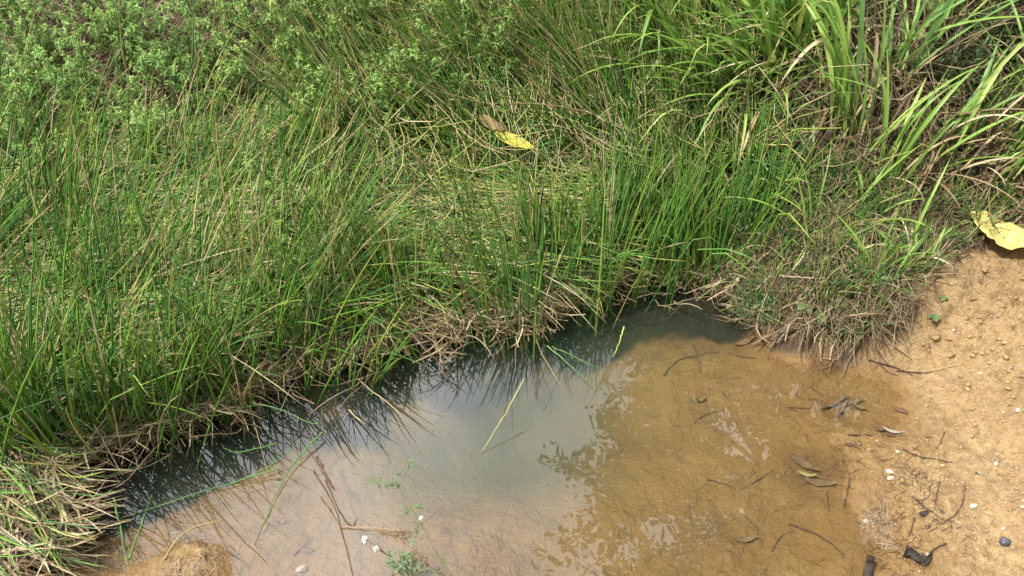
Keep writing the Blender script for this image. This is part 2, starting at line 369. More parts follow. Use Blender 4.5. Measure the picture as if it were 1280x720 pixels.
def G(px, py):
    """picture place -> the first point of the ground met there"""
    px, py = np.broadcast_arrays(np.atleast_1d(np.asarray(px, float)), np.atleast_1d(np.asarray(py, float)))
    d = ray(px, py); o = np.array([0, 0, CAM_Z]); lo = np.full(len(px), .5); hi = np.full(len(px), 12.); done = np.zeros(len(px), bool)
    for t in np.arange(.8, 9, .02):
        p = o + d * t; hit = (~done) & (terrain(p[:, 0], p[:, 1])[0] >= p[:, 2])
        hi[hit] = t; lo[hit] = t - .02; done |= hit
        if done.all(): break
    for _ in range(8):
        m = (lo + hi) / 2; p = o + d * m[:, None]; b = terrain(p[:, 0], p[:, 1])[0] >= p[:, 2]
        hi = np.where(b, m, hi); lo = np.where(b, lo, m)
    p = o + d * hi[:, None]; p[:, 2] = terrain(p[:, 0], p[:, 1])[0]; return p
tag(ground, 'sandy bank and muddy pond bed with dark marsh soil', None, None, 'structure')
wx0, wx1, wy0, wy1 = -1.9, 1.15, .1, 2.3
wv = [(wx0, wy0, -.6), (wx1, wy0, -.6), (wx1, wy1, -.6), (wx0, wy1, -.6), (wx0, wy0, 0), (wx1, wy0, 0), (wx1, wy1, 0), (wx0, wy1, 0)]
water = mesh_obj('water', wv, [(3, 2, 1, 0), (4, 5, 6, 7), (0, 1, 5, 4), (1, 2, 6, 5), (2, 3, 7, 6), (3, 0, 4, 7)], mat_water(), smooth=False)
tag(water, 'still murky pond water', None, None, 'structure')

# ------------------------------------------------------------------ rush and grass building
def inpoly(px, py, poly):
    c = np.zeros(px.shape, bool); j = len(poly) - 1
    for i in range(len(poly)):
        xi, yi = poly[i]; xj, yj = poly[j]
        c ^= ((yi > py) != (yj > py)) & (px < (xj - xi) * (py - yi) / ((yj - yi) + 1e-9) + xi); j = i
    return c
def sample(poly, n, clump=0):
    P = np.array(poly, float); lo, hi = P.min(0), P.max(0); out = []
    while sum(len(o) for o in out) < n:
        q = lo + (hi - lo) * rs.rand(n * 3, 2)
        q = q[inpoly(q[:, 0], q[:, 1], poly)]
        if clump: q = q[rs.rand(len(q)) < np.clip(.5 + clump * fbm(q[:, 0] * .022, q[:, 1] * .035, 2, 77), .03, 1)]
        out.append(q)
    q = np.concatenate(out)[:n]; return q[:, 0], q[:, 1]
def stems(base, L_, az, tilt, bend, droop=0., kink=0., k=7):
    """az: lean azimuth from +Y towards +X, tilt from vertical; bend turns it further along its length"""
    n = len(base); s = np.linspace(0, 1, k)[None, :]
    th = tilt[:, None] + bend[:, None] * s ** 1.4
    if kink:
        kk = rs.rand(n) < kink; ks = rs.uniform(.3, .85, n); ka = rs.uniform(.7, 2.0, n)
        th = th + np.where(kk[:, None] & (s > ks[:, None]), ka[:, None], 0)
    wob = az[:, None] + (rs.randn(n, 1) * .25) * s
    D = np.stack([np.sin(th) * np.sin(wob), np.sin(th) * np.cos(wob), np.cos(th)], -1)
    step = L_[:, None, None] / (k - 1)
    P = np.concatenate([np.zeros((n, 1, 3)), np.cumsum((D[:, :-1] + D[:, 1:]) * .5 * step, axis=1)], axis=1)
    return base[:, None, :] + P
def above(P, lift=.004):
    z = terrain(P[..., 0], P[..., 1])[0]; z = np.maximum(z, -.005)
    P[..., 2] = np.maximum(P[..., 2], z + lift * rs.rand(*z.shape)); return P
def rush_tint(n, straw=.18):
    t = np.clip(rs.beta(2, 2.2, n) * .66, 0, .66); r = rs.rand(n)
    t = np.where(r < straw, rs.uniform(.68, 1, n), t); return t
def erect(base, Lr, az, azs, tilt, tilts, straw=.18, rad=(.0013, .0024), kink=.06, bend=.2, clear=True):
    n = len(base); Ls = rs.uniform(Lr[0], Lr[1], n) * np.clip(rs.normal(1, .12, n), .5, 1.3)
    P = stems(base, Ls, rs.normal(az, azs, n), np.abs(rs.normal(tilt, tilts, n)), rs.normal(bend, .18, n), kink=kink)
    if clear: P[:, 2:] = above(P[:, 2:])
    r = 1.22 * rs.uniform(*rad, n)[:, None] * np.array([1, 1.05, 1, .92, .8, .6, .18])[None]
    return tubes(P, r, rush_tint(n, straw))
def lying(base, Lr, ang, angs, lift=(.0, .10), straw=.45, rad=(.0012, .0024), pitchs=.12):
    """ang: azimuth of the lying stem in the ground plane, from +X towards +Y"""
    n = len(base); Ls = rs.uniform(*Lr, n); a = rs.normal(ang, angs, n); k = 5
    s = np.linspace(-.5, .5, k)[None, :]; cu = rs.randn(n, 1) * .25
    A = a[:, None] + cu * s * 2
    P = np.stack([np.cos(A) * Ls[:, None] * s, np.sin(A) * Ls[:, None] * s, np.zeros_like(A)], -1) + base[:, None, :]
    g = terrain(P[..., 0], P[..., 1])[0]
    P[..., 2] = np.maximum(g, -.002) + rs.uniform(*lift, n)[:, None] + Ls[:, None] * s * np.clip(rs.randn(n, 1) * pitchs, -.5, .5) + .015 * rs.randn(n, 1) * (s * 2) ** 2
    P = above(P)
    r = rs.uniform(*rad, n)[:, None] * np.array([.8, 1, 1, .9, .3])[None]
    return tubes(P, r, rush_tint(n, straw))
def GP(poly, n, clump=0):
    q = sample(poly, n, clump); p = G(*q); return p

R = math.radians
# -- the bed of standing rushes (nobody could count it)
bed = []
bed.append(erect(GP([(-120,545),(120,560),(230,525),(320,485),(430,455),(430,370),(-120,400)], 800, 2.4), (.2,.42), R(60), .9, R(15), R(13), .2))
bed.append(erect(GP([(-120,420),(430,400),(430,230),(-120,230)], 950, 2.6), (.26,.5), R(65), .7, R(26), R(14), .25))
bed.append(erect(GP([(-120,500),(300,470),(430,430),(430,200),(-120,200)], 600, 1.5), (.25,.5), R(72), .4, R(44), R(14), .25))
bed.append(erect(GP([(420,455),(560,435),(640,410),(700,380),(760,355),(770,330),(600,370),(420,390)], 800, 2.4), (.18,.36), R(-60), .9, R(12), R(10), .15))
bed.append(erect(GP([(420,400),(600,380),(770,340),(770,225),(420,225)], 520, 2.8), (.18,.36), R(-60), .9, R(14), R(11), .25))
bed.append(erect(GP([(750,350),(850,335),(935,310),(960,235),(750,225)], 700, 1.6), (.2,.38), R(40), .9, R(9), R(8), .08))
bed.append(erect(GP([(430,250),(820,235),(830,100),(760,-60),(430,-60)], 1900, 1.8), (.35,.6), R(-76), .35, R(34), R(12), .25, rad=(.0015,.0027)))
bed.append(erect(GP([(680,240),(930,250),(900,160),(800,60),(700,-40)], 800, 1.5), (.28,.5), R(-40), .8, R(18), R(11), .15, rad=(.0014,.0026)))
bed.append(erect(GP([(-150,280),(430,280),(430,120),(-150,120)], 240, 1), (.25,.5), R(70), .7, R(35), R(16), .35))
bed.append(erect(GP([(420,-20),(800,-20),(800,-70),(420,-70)], 500, .5), (.4,.7), R(-60), .6, R(22), R(12), .4))
v, q, a = join(bed)
tag(mesh_obj('rush_bed', v, q, M_rush, attrs=a), 'dense bed of upright green rushes filling the marsh behind the pond', 'rushes', None, 'stuff')
# -- fallen rush stems
th = []
th.append(lying(GP([(-120,500),(120,530),(430,425),(440,190),(-120,190)], 5600), (.2,.5), R(28), .36, (.0,.12), .45))
th.append(lying(GP([(420,420),(620,395),(760,335),(820,210),(420,210)], 4200), (.2,.5), R(-3), .36, (.0,.14), .42))
th.append(lying(GP([(430,260),(950,260),(950,-40),(430,-40)], 2600), (.2,.5), R(120), .5, (.02,.25), .6, pitchs=.4))
th.append(lying(GP([(-80,760),(30,730),(75,690),(95,640),(70,570),(-80,540)], 240), (.15,.34), R(-30), .4, (.02,.1), .35))
v, q, a = join(th)
tag(mesh_obj('fallen_rushes', v, q, M_thatch, attrs=a), 'mat of fallen green and yellow rush stems lying under the standing rushes', 'fallen stems', None, 'stuff')
# -- dry straw: shoreline tangle, the pile in the corner, litter on the right bank
def straw(base, Lr, ang, angs, lift, rad=(.0005, .0013), pitchs=.35, curl=.6):
    n = len(base); Ls = rs.uniform(*Lr, n); a = rs.normal(ang, angs, n); k = 6
    s = np.linspace(-.5, .5, k)[None, :]; A = a[:, None] + rs.randn(n, 1) * curl * s * 2
    P = np.stack([np.cos(A) * Ls[:, None] * s, np.sin(A) * Ls[:, None] * s, np.zeros_like(A)], -1) + base[:, None, :]
    g = terrain(P[..., 0], P[..., 1])[0]
    P[..., 2] = np.maximum(g, 0) + rs.uniform(*lift, n)[:, None] + Ls[:, None] * s * np.clip(rs.randn(n, 1) * pitchs, -.9, .9) + .03 * rs.randn(n, 1) * (s * 2) ** 2
    P = above(P, .006); t = rs.rand(n)
    flat = rs.rand(n) < .4
    rr = rs.uniform(*rad, n)[:, None] * np.array([.6, 1, 1, .9, .7, .2])[None]
    out = [tubes(P[~flat], rr[~flat], t[~flat])]
    if flat.any(): out.append(ribbons(P[flat], rr[flat] * 1.9, t[flat], fold=.4))
    return join(out)
dl = []
dl.append(straw(GP([(380,500),(430,470),(560,480),(640,450),(720,400),(780,370),(770,340),(640,400),(560,420),(400,440)], 1100), (.05,.2), 0, 1.6, (0,.06)))
dl.append(straw(GP([(100,590),(250,545),(400,480),(400,455),(250,500),(100,550)], 380), (.08,.3), R(20), .6, (0,.05)))
dl.append(straw(GP([(-80,760),(30,730),(75,690),(95,640),(70,575),(-80,550)], 1700), (.10,.30), R(-32), .45, (0,.07), rad=(.0007,.0018), pitchs=.15, curl=.3))
dl.append(straw(GP([(800,365),(900,375),(960,360),(960,300),(800,320)], 260), (.05,.2), R(20), 1.0, (0,.06)))
v, q, a = join(dl)
tag(mesh_obj('dry_straw', v, q, M_straw, attrs=a), 'tangled pale dry straw along the water edge under the rushes', 'straw', None, 'stuff')
M_litter = mat_blade('brown_litter', [(0, (.07, .045, .03)), (.4, (.16, .11, .065)), (.75, (.28, .20, .12)), (1, (.42, .34, .22))], base_amt=0, trans=.1, rough=.7)
dk = lying(GP([(-120,260),(430,260),(430,-40),(-120,-40)], 2200), (.1,.35), R(40), 1.4, (.0,.12), 1.1, pitchs=.6)
tag(mesh_obj('dead_stems', *dk[:2], M_litter, attrs=dk[2]), 'dark brown dead stems heaped under the feathery weeds at the back left', 'dead stems', None, 'stuff')
dl = []
dl.append(straw(GP([(930,420),(1000,425),(1100,440),(1190,330),(1300,250),(1300,120),(860,120),(900,300)], 2600), (.04,.2), R(10), 1.0, (0,.05), rad=(.0005,.0014)))
dl.append(straw(GP([(860,200),(1400,260),(1400,-60),(860,-60)], 1300), (.08,.32), R(-30), 1.0, (0,.12), rad=(.0008,.0026), pitchs=.6))
v, q, a = join(dl)
tag(mesh_obj('dead_grass_litter', v, q, M_litter, attrs=a), 'brown dead grass litter covering the bank on the right', 'dead grass', None, 'stuff')
# -- dead grass hanging over the lip of the little bank
hb = GP([(960,395),(1010,405),(1110,425),(1150,360),(1120,350),(1000,380)], 150)
hb[:, 2] += rs.uniform(0, .02, len(hb))
hg = stems(hb, rs.uniform(.05, .13, 150), rs.normal(R(185), .5, 150), rs.uniform(R(60), R(95), 150), rs.uniform(.4, 1.3, 150))
hg = above(hg, .004)
v, q, a = tubes(hg, rs.uniform(.0005, .0012, 150)[:, None] * np.array([1, 1, 1, .9, .8, .6, .3])[None], rs.rand(150))
tag(mesh_obj('hanging_dead_grass', v, q, M_litter, attrs=a), 'dead grass drooping over the lip of the small bank to the mud', 'dead grass', None, 'stuff')

# -- small-leaved ground cover on the right bank
def leaflets(C_, size, tint, up=.5, seed_dir=None):
    """little pointed leaves, 4 points along, centred at C_"""
    n = len(C_); d = unit(rs.randn(n, 3) * [1, 1, up] + [0, 0, .25 * up] if seed_dir is None else seed_dir); k = 4
    s = np.linspace(0, 1, k)[None, :, None]
    P = C_[:, None, :] + d[:, None, :] * size[:, None, None] * s; P[..., 2] -= (s[..., 0] ** 2) * size[:, None] * .3
    w = size[:, None] * .14 * np.array([.25, 1, .8, .03])[None]
    return ribbons(P, w, tint, fold=.2)
def cover(poly, n, per=9, hgt=.05, size=(.008, .018)):
    b = GP(poly, n, 1.2); C_ = np.repeat(b, per, 0)
    C_ = C_ + rs.randn(len(C_), 3) * [.018, .018, 0]; C_[:, 2] += rs.rand(len(C_)) * hgt
    st = stems(b, np.full(n, hgt * 1.1), rs.rand(n) * 6.28, np.abs(rs.randn(n) * .4), rs.randn(n) * .3, k=7)
    return join([leaflets(C_, rs.uniform(*size, len(C_)), rs.rand(len(C_)))]), tubes(st, np.full((n, 7), .0007), rs.rand(n))
c1, s1 = cover([(925,405),(1080,430),(1150,350),(1280,250),(1400,260),(1400,180),(1050,170),(860,200),(860,320)], 900)
c2, s2 = cover([(760,300),(950,330),(950,200),(760,180)], 330, hgt=.16)
c3, s3 = cover([(1150,160),(1280,170),(1280,60),(1150,40)], 150, hgt=.12, size=(.015, .028))
v, q, a = join([c1, s1, c2, s2, c3, s3])
tag(mesh_obj('ground_cover', v, q, M_blue, attrs=a), 'low small-leaved green ground cover creeping over the right bank', 'ground cover', None, 'stuff')
# short seedlings of fine grass over the bank
fg = erect(GP([(930,400),(1090,420),(1160,340),(1300,240),(1000,180),(880,260)], 1900, 1.5), (.05,.14), 0, 2, R(30), R(18), .3, rad=(.0008, .0016))
tag(mesh_obj('fine_grass', *fg[:2], M_rush, attrs=fg[2]), 'short fine grass growing through the litter on the small bank', 'grass', None, 'stuff')

# ------------------------------------------------------------------ rush clumps along the water (things)
def rush_clump(px, py, n, Lr, az, tilt, straw_, label, spread=.035):
    b0 = G1(px, py); b0[2] = max(b0[2], -.06)
    root = empty('rush_clump', b0, label, 'rush clump', 'rush clumps along the water edge')
    b = b0 + rs.randn(n, 3) * [spread, spread * .8, 0]
    b[:, 2] = np.maximum(terrain(b[:, 0], b[:, 1])[0], -.08)
    g = erect(b, (Lr[0] * 1.15, Lr[1] * 1.2), az, .9, tilt, R(9), straw_, clear=False, kink=.1, rad=(.0014, .0028))
    mesh_obj('green_stems', *g[:2], M_rush, root, g[2])
    nd = max(9, n // 4); b = b0 + rs.randn(nd, 3) * [spread, spread, 0]; b[:, 2] = np.maximum(terrain(b[:, 0], b[:, 1])[0], -.03)
    P = above(stems(b, rs.uniform(.08, .25, nd), rs.uniform(0, 6.28, nd), rs.uniform(.3, 1.2, nd), rs.uniform(.2, 1.4, nd)), .003)
    d = tubes(P, rs.uniform(.0012, .0022, nd)[:, None] * np.linspace(1, .4, 7)[None], rs.rand(nd))
    mesh_obj('dry_stems', *d[:2], M_straw, root, d[2])
CL = [
 (-5, 600, 34, (.3,.5), R(60), R(12), .15, 'tall dark green rush clump at the left edge above the straw pile'),
 (45, 560, 40, (.3,.5), R(90), R(14), .15, 'thick-stemmed rush clump rising just behind the straw pile'),
 (85, 580, 30, (.3,.46), R(-80), R(10), .1, 'rush clump leaning left beside the top of the straw pile'),
 (130, 560, 30, (.25,.42), R(30), R(10), .1, 'rush clump where the straw pile meets the water'),
 (190, 550, 30, (.25,.4), R(80), R(14), .15, 'rush clump at the dark water over the widest reflections'),
 (235, 540, 26, (.22,.36), R(-80), R(14), .15, 'short rush clump leaning left over the dark water'),
 (275, 510, 26, (.22,.4), R(0), R(10), .15, 'upright rush clump right of the short left-leaning one'),
 (315, 520, 34, (.22,.36), R(-90), R(8), .08, 'dense bright rush clump standing out into the water on the left'),
 (365, 485, 26, (.2,.34), R(60), R(14), .25, 'thin rush clump behind the bent stem over the water'),
 (410, 470, 24, (.25,.4), R(-60), R(10), .2, 'rush clump left of the fan of dry stems'),
 (455, 480, 22, (.15,.3), R(90), R(18), .35, 'sparse half dry rush clump in the straw tangle at the shore'),
 (500, 455, 34, (.25,.4), R(-70), R(9), .25, 'rush clump rising from the fan of pale dry stems'),
 (545, 440, 30, (.2,.36), R(0), R(8), .15, 'rush clump just right of the fan of pale dry stems'),
 (600, 455, 22, (.2,.34), R(-80), R(7), .15, 'slim rush clump standing in the shallow edge before the green reflection'),
 (655, 430, 34, (.22,.36), R(-60), R(7), .05, 'bright rush clump foremost in the dark water at mid shore'),
 (690, 395, 40, (.26,.4), R(-30), R(8), .08, 'dense rush clump behind the foremost bright one'),
 (728, 400, 22, (.22,.34), R(60), R(8), .08, 'rush clump at the inner corner of the pond'),
 (755, 370, 34, (.28,.42), R(0), R(9), .08, 'tall rush clump with dry brown tips at the back of the inlet'),
 (820, 360, 26, (.25,.4), R(50), R(7), .05, 'upright rush clump with its feet in the dark inlet'),
 (850, 345, 30, (.25,.42), R(0), R(8), .05, 'bright rush clump over the white-rooted dark hollow'),
 (878, 352, 22, (.18,.34), R(-40), R(10), .1, 'rush clump on the far rim of the dark hollow'),
 (905, 330, 30, (.22,.4), R(60), R(8), .05, 'rush clump between the dark hollow and the small bank'),
 (935, 300, 22, (.22,.38), R(70), R(14), .1, 'rush clump leaning right onto the small bank'),
]
for c in CL: rush_clump(c[0], c[1], int(c[2] * (1.0 if c[0] < 450 else 1.4)), *c[3:], spread=.045)

# ------------------------------------------------------------------ feathery weeds
def feathery(px, py, hgt, wid, nst, label, yellow=0., base=None, per=30, lsz=(.014, .031)):
    b0 = G1(px, py) if base is None else np.array(base)
    root = empty('feathery_weed', b0, label, 'weed', 'feathery weeds among the rushes')
    b = b0 + rs.randn(nst, 3) * [.02, .02, 0]
    az = rs.rand(nst) * 6.28; P = stems(b, rs.uniform(.45, 1.2, nst) * hgt, az, rs.uniform(.05, 1, nst) * wid, rs.randn(nst) * .3)
    st = [tubes(P, np.full((nst, 7), .0016) * np.linspace(1, .4, 7), rs.rand(nst))]
    lv = []; tips = []
    br = []
    for s in range(nst):                                   # side shoots
        for f in rs.uniform(.35, 1, 5):
            i = min(5, int(f * 6)); w = f * 6 - i; p = P[s, i] * (1 - w) + P[s, i + 1] * w
            d = unit(rs.randn(3) * [1, 1, .3] + [0, 0, .9]); l = rs.uniform(.03, .085)
            Q_ = p + np.linspace(0, 1, 5)[:, None] * d * l; Q_[:, 2] += np.linspace(0, 1, 5) ** 2 * .01
            br.append(Q_)
    br = np.array(br); st.append(tubes(br, np.full((len(br), 5), .0009), rs.rand(len(br))))
    n = len(br) * per; which = np.repeat(np.arange(len(br)), per); f = rs.beta(3., 1, n) * 3.999; i = f.astype(int); w = (f - i)[:, None]
    C_ = br[which, i] * (1 - w) + br[which, i + 1] * w
    ax = unit(br[:, -1] - br[:, 0])[which]; d = unit(rs.randn(n, 3) * .8 + ax * .75)
    sz = rs.uniform(*lsz, n) * (1.15 - .6 * f / 4)
    tint = np.clip(.3 + .5 * (f / 4) ** 2 * rs.uniform(.6, 1.2, n) + .25 * rs.rand(n) + yellow, 0, 1)
    g = leaflets(C_, sz, tint, seed_dir=d)
    mesh_obj('foliage', *g[:2], M_herb, root, g[2])
    s_ = join(st); mesh_obj('stem', *s_[:2], M_stem, root, s_[2])
HB = [
 (60,  165, .30, .8, 14, 'feathery weed at the front of the bank of weeds, second from the left edge', .0),
 (110, 185, .26, .8, 12, 'feathery weed lowest on the left among the first rushes', .05),
 (195, 175, .24, .8, 12, 'feathery weed at the lower left rim of the dark hollow', .0),
 (300, 115, .28, .7, 14, 'feathery weed at the upper right rim of the dark hollow', .05),
 (400, 150, .28, .6, 12, 'feathery weed between the dark hollow and the leaning rushes', .1),
 (15,  190, .26, .8, 12, 'feathery weed touching the left edge below the others', .0),
 (450, 20, .44, .5, 14, 'tall feathery weed at the top among the first leaning rushes', .0),
 (20,  120, .34, .7, 14, 'feathery weed at the far left corner of the back row', .0),
 (75,  80, .36, .8, 18, 'bright feathery weed in the back row left of the dark hollow', .1),
 (130, 130, .30, .9, 16, 'low feathery weed spilling down into the rushes on the left', .0),
 (170, 60, .36, .8, 18, 'bushy feathery weed at the back over the brown dead patch', .05),
 (225, 90, .34, .8, 18, 'bushy grey-green feathery weed straight above the dark hollow', -.05),
 (300, 60, .36, .8, 16, 'feathery weed at the back with the dark hollow on its lower right', .1),
 (350, 40, .38, .7, 16, 'yellowest feathery weed in the back row', .2),
 (385, 100, .30, .7, 14, 'yellow-green feathery weed right of the dark hollow', .15),
 (440, 60, .46, .5, 14, 'tall loose feathery weed where the back rushes begin', .08),
 (340, 210, .22, .8, 9, 'small pale feathery weed below the dark hollow', .05),
 (365, 170, .20, .6, 7, 'little feathery weed with a tall rush beside it in the left half', .05),
 (500, 150, .44, .6, 14, 'feathery weed alone among the leaning rushes left of the yellow leaf', -.02),
 (545, 110, .42, .5, 9, 'smaller feathery weed behind the lone one among leaning rushes', .05),
 (600, 70, .44, .5, 14, 'yellow-tipped feathery weed above the brown leaf in the rushes', .1),
 (645, 80, .40, .5, 9, 'grey-green feathery weed beside the yellow-tipped one', -.05),
 (240, 310, .16, .6, 5, 'tiny pale feathery sprig in the fallen rushes on the left', .2),
 (345, 290, .20, .5, 6, 'thin feathery sprig over the fallen rushes by the dark gap', .0),
 (440, 150, .34, .6, 8, 'thin feathery weed at the foot of the leaning rushes', .1),
 (20,  20, .4, .7, 14, 'feathery weed in the farthest left corner', -.05),
 (120, 10, .4, .7, 14, 'pale feathery weed topmost on the left', .0),
 (250, 0, .4, .7, 14, 'feathery weed topmost above the hollow', .1),
 (-60, 120, .34, .8, 12, 'feathery weed just past the left edge of the back row', .0),
]
for p in HB: feathery(p[0], p[1] + (40 if p[0] < 430 else 55), p[2] * rs.uniform(.8, 1.3), p[3], int(p[4] * rs.uniform(1.1, 1.8)), p[5], p[6])

# ------------------------------------------------------------------ broad-leaved grass clumps
def broad_clump(px, py, n, Lr, wr, az, azs, label, dry=.3, tilt=(.1, .9), lift=0., tb=0.):
    b0 = G1(px, py); b0[2] += lift
    root = empty('broad_grass_clump', b0, label, 'grass clump', 'broad-leaved grass clumps on the right bank')
    def blades(n, Lr, wr, tr, bendr, tint, mat, nm, spread):
        b = b0 + rs.randn(n, 3) * [spread, spread, 0]; b[:, 2] = terrain(b[:, 0], b[:, 1])[0] + rs.rand(n) * .1 * (Lr[1] / .5)
        k = 12; Ls = rs.uniform(*Lr, n)
        P = stems(b, Ls, rs.normal(az, azs, n), rs.uniform(*tr, n), rs.uniform(*bendr, n), k=k, kink=.07)
        P = above(P, .01)
        s = np.linspace(0, 1, k); prof = np.minimum(1, .35 + 3 * s) * (1 - s ** 2.6) + .01
        w = rs.uniform(*wr, n)[:, None] * prof[None]
        side = unit(np.stack([rs.randn(n), rs.randn(n), rs.randn(n) * .15], -1) * .35 + np.cross(P[:, 3] - P[:, 0], [0, 0, 1.]) * 12)
        g = ribbons(P, w, tint, side=side, fold=.3)
        mesh_obj(nm, *g[:2], mat, root, g[2])
    blades(n, Lr, wr, tilt, (.3, 1.5), np.clip(rs.beta(2, 2, n) + tb, 0, 1), M_broad, 'green_leaves', .03)
    nd = int(n * dry) + 3
    blades(nd, (Lr[0] * .5, Lr[1] * .8), (wr[0] * .6, wr[1] * .8), (.5, 1.3), (.6, 2.0), rs.rand(nd), M_straw, 'dead_leaves', .04)
BG = [
 (860, 110, 44, (.35,.62), (.004,.008), R(-80), .8, 'broad grass clump whose leaves arch left over the rushes'),
 (830, 60, 30, (.35,.6), (.004,.008), R(-60), 1.2, 'broad grass clump farthest left in the back row'),
 (900, 50, 34, (.35,.62), (.004,.008), R(-60), 1.2, 'bright broad grass clump in the back row left of the tall upright one'),
 (905, 165, 40, (.32,.55), (.0035,.007), R(-85), .7, 'low broad grass clump fanning left over the reeds above the inlet'),
 (985, 90, 44, (.35,.6), (.004,.008), R(-75), .9, 'full broad grass clump just left of the tall upright one'),
 (945, 130, 40, (.3,.55), (.004,.008), R(-90), .9, 'broad grass clump spraying left beside the brown litter'),
 (970, 20, 30, (.4,.65), (.0035,.0065), R(0), 1.5, 'broad grass clump at the back directly above the upright one'),
 (1050, 185, 24, (.4,.62), (.004,.007), R(-30), .6, 'tall upright broad grass clump with wide dark green leaves'),
 (1030, 60, 24, (.35,.55), (.004,.008), R(10), 1.4, 'broad grass clump behind the tall upright one'),
 (1110, 130, 18, (.35,.6), (.004,.0075), R(30), .8, 'leaning broad grass clump amid thick brown dead leaves'),
 (1100, 235, 12, (.25,.45), (.0035,.0065), R(60), 1.0, 'small broad grass clump low on the litter under the upright one'),
 (1160, 60, 18, (.4,.6), (.004,.0075), R(20), .7, 'tall broad grass clump left of the dark hollow on the right'),
 (1180, 215, 14, (.3,.5), (.004,.0075), R(70), .8, 'broad grass clump with one long leaf reaching right above the sand'),
 (1240, 230, 34, (.4,.62), (.0035,.0065), R(75), .6, 'thick broad grass clump sweeping up to the right edge'),
 (1290, 150, 26, (.4,.6), (.0035,.0065), R(60), .9, 'broad grass clump at the right edge below the leafy vine'),
 (1230, 20, 18, (.35,.55), (.0035,.0065), R(-20), 1.0, 'broad grass clump in the far right corner'),
 (1330, 60, 24, (.4,.6), (.0035,.0065), R(-60), .9, 'broad grass clump just past the right edge'),
 (985, 335, 16, (.12,.24), (.0016,.003), R(-10), .8, 'little upright grass tuft on the small bank over the mud'),
 (1010, 285, 12, (.14,.26), (.002,.004), R(-60), .9, 'grass tuft at the back of the small bank'),
 (1090, 345, 14, (.12,.22), (.003,.005), R(30), 1.2, 'grass tuft with short wide leaves at the right of the small bank'),
 (1075, 270, 12, (.12,.25), (.003,.005), R(60), 1.3, 'grass tuft in the litter halfway from the small bank to the upright clump'),
 (1130, 330, 10, (.12,.26), (.003,.005), R(40), .8, 'grass tuft beside the bare sand with one long leaf'),
]
for i, p in enumerate(BG):
    if i in (0, 1, 2, 3, 4, 5, 6, 8): p = (p[0], p[1], int(p[2] * 2.1), (p[3][0] * .75, p[3][1] * .9), (p[4][0] * .9, p[4][1] * 1.15), *p[5:])
    broad_clump(*p, dry=(.3 if i < 7 else 1.0) if i < 17 else .6, tilt=(.05, .55) if 'upright' in p[7] or 'tall' in p[7] else (.15, .9), tb=-.02 if i < 7 else -.12)

# ------------------------------------------------------------------ single things
def curve_pts(pts, k=10):
    """smooth curve through points (n,3) -> (1,k,3)"""
    pts = np.array(pts, float); t = np.linspace(0, len(pts) - 1, k); i = np.minimum(t.astype(int), len(pts) - 2); f = (t - i)[:, None]
    p0 = pts[np.maximum(i - 1, 0)]; p1 = pts[i]; p2 = pts[i + 1]; p3 = pts[np.minimum(i + 2, len(pts) - 1)]
    return (.5 * ((2 * p1) + (-p0 + p2) * f + (2 * p0 - 5 * p1 + 4 * p2 - p3) * f ** 2 + (-p0 + 3 * p1 - 3 * p2 + p3) * f ** 3))[None]
def on(pp, lift=.003, floor=None):
    o = G([p[0] for p in pp], [p[1] for p in pp])
    for i, p in enumerate(pp):
        l = p[2] if len(p) > 2 else lift
        if floor is not None and o[i, 2] < floor: o[i] = W(p[0], p[1], floor + l)
        elif l > .02: o[i] = W(p[0], p[1], o[i, 2] + l)      # raised point seen at this place
        else: o[i, 2] += l
    return o
def twig(pp, r, label, mat=None, name='twig', cat='twig', lift=.002, floor=None, k=14, side=None, tip=.35, tint=.5, group='twigs and stalks on mud and sand'):
    P = curve_pts(on(pp, lift, floor), k)
    P[:, 1:-1] += rs.randn(1, k - 2, 3) * r * .35
    Rr = r * np.linspace(1, tip, k)[None] * (1 + .15 * rs.randn(1, k))
    parts = [tubes(P, Rr, [tint], 6)]
    for s in (side or []):
        parts.append(tubes(curve_pts(on(s, lift, floor), 8), r * .55 * np.linspace(1, .4, 8)[None], [tint], 5))
    v, q, a = join(parts)
    return tag(mesh_obj(name, v, q, mat or M_twig, attrs=a), label, cat, group)
FL = 0.0
twig([(1060,544),(1110,545),(1165,547)], .0026, 'long straight dark twig lying across the wet sand by the brown pods')
twig([(1128,562),(1150,571),(1190,578)], .0026, 'dark twig just below the long straight one on the sand')
twig([(1057,557),(1068,558),(1075,562)], .0036, 'short thick dark twig at the water edge below the brown pods')
twig([(1205,607),(1203,628),(1190,648),(1160,666)], .0022, 'long curved twig bent like a hook on the lower right sand')
twig([(1140,622),(1160,637),(1182,652)], .002, 'thin twig joining the tail of the hook-shaped twig', side=[[(1140,622),(1150,626),(1160,622),(1161,614)]])
twig([(1174,602),(1170,622),(1168,634)], .0016, 'thin upright twig left of the hook-shaped twig')
twig([(1143,648),(1139,660),(1136,672)], .0022, 'short straight twig under the dark chip on the sand')
twig([(1180,540),(1176,552),(1170,562)], .0016, 'tiny twig standing near the crumbled lump of sand')
twig([(930,645),(945,660),(953,685)], .0018, 'thin dark stalk under the brown water at lower right', floor=None)
twig([(985,655),(1020,668),(1050,690),(1066,712)], .0024, 'long curved stalk sunk in the brown shallows')
twig([(965,690),(975,672),(992,664)], .0014, 'short arched stalk sunk left of the long curved one')
twig([(1032,600),(1034,620),(1036,640)], .0022, 'dark stalk on the bottom beside the sodden leaf patch')
twig([(1062,598),(1058,618),(1054,636)], .0022, 'dark stalk at the water edge right of the sodden leaf patch')
twig([(915,620),(945,602),(968,588)], .0022, 'sunken stick slanting up left of the sodden leaf patch')
twig([(884,600),(900,604),(918,610)], .002, 'short sunken stick below the pale flecks of reflection')
twig([(985,510),(1010,511),(1030,511)], .0018, 'thin straight stalk pointing at the sunken dark leaves')
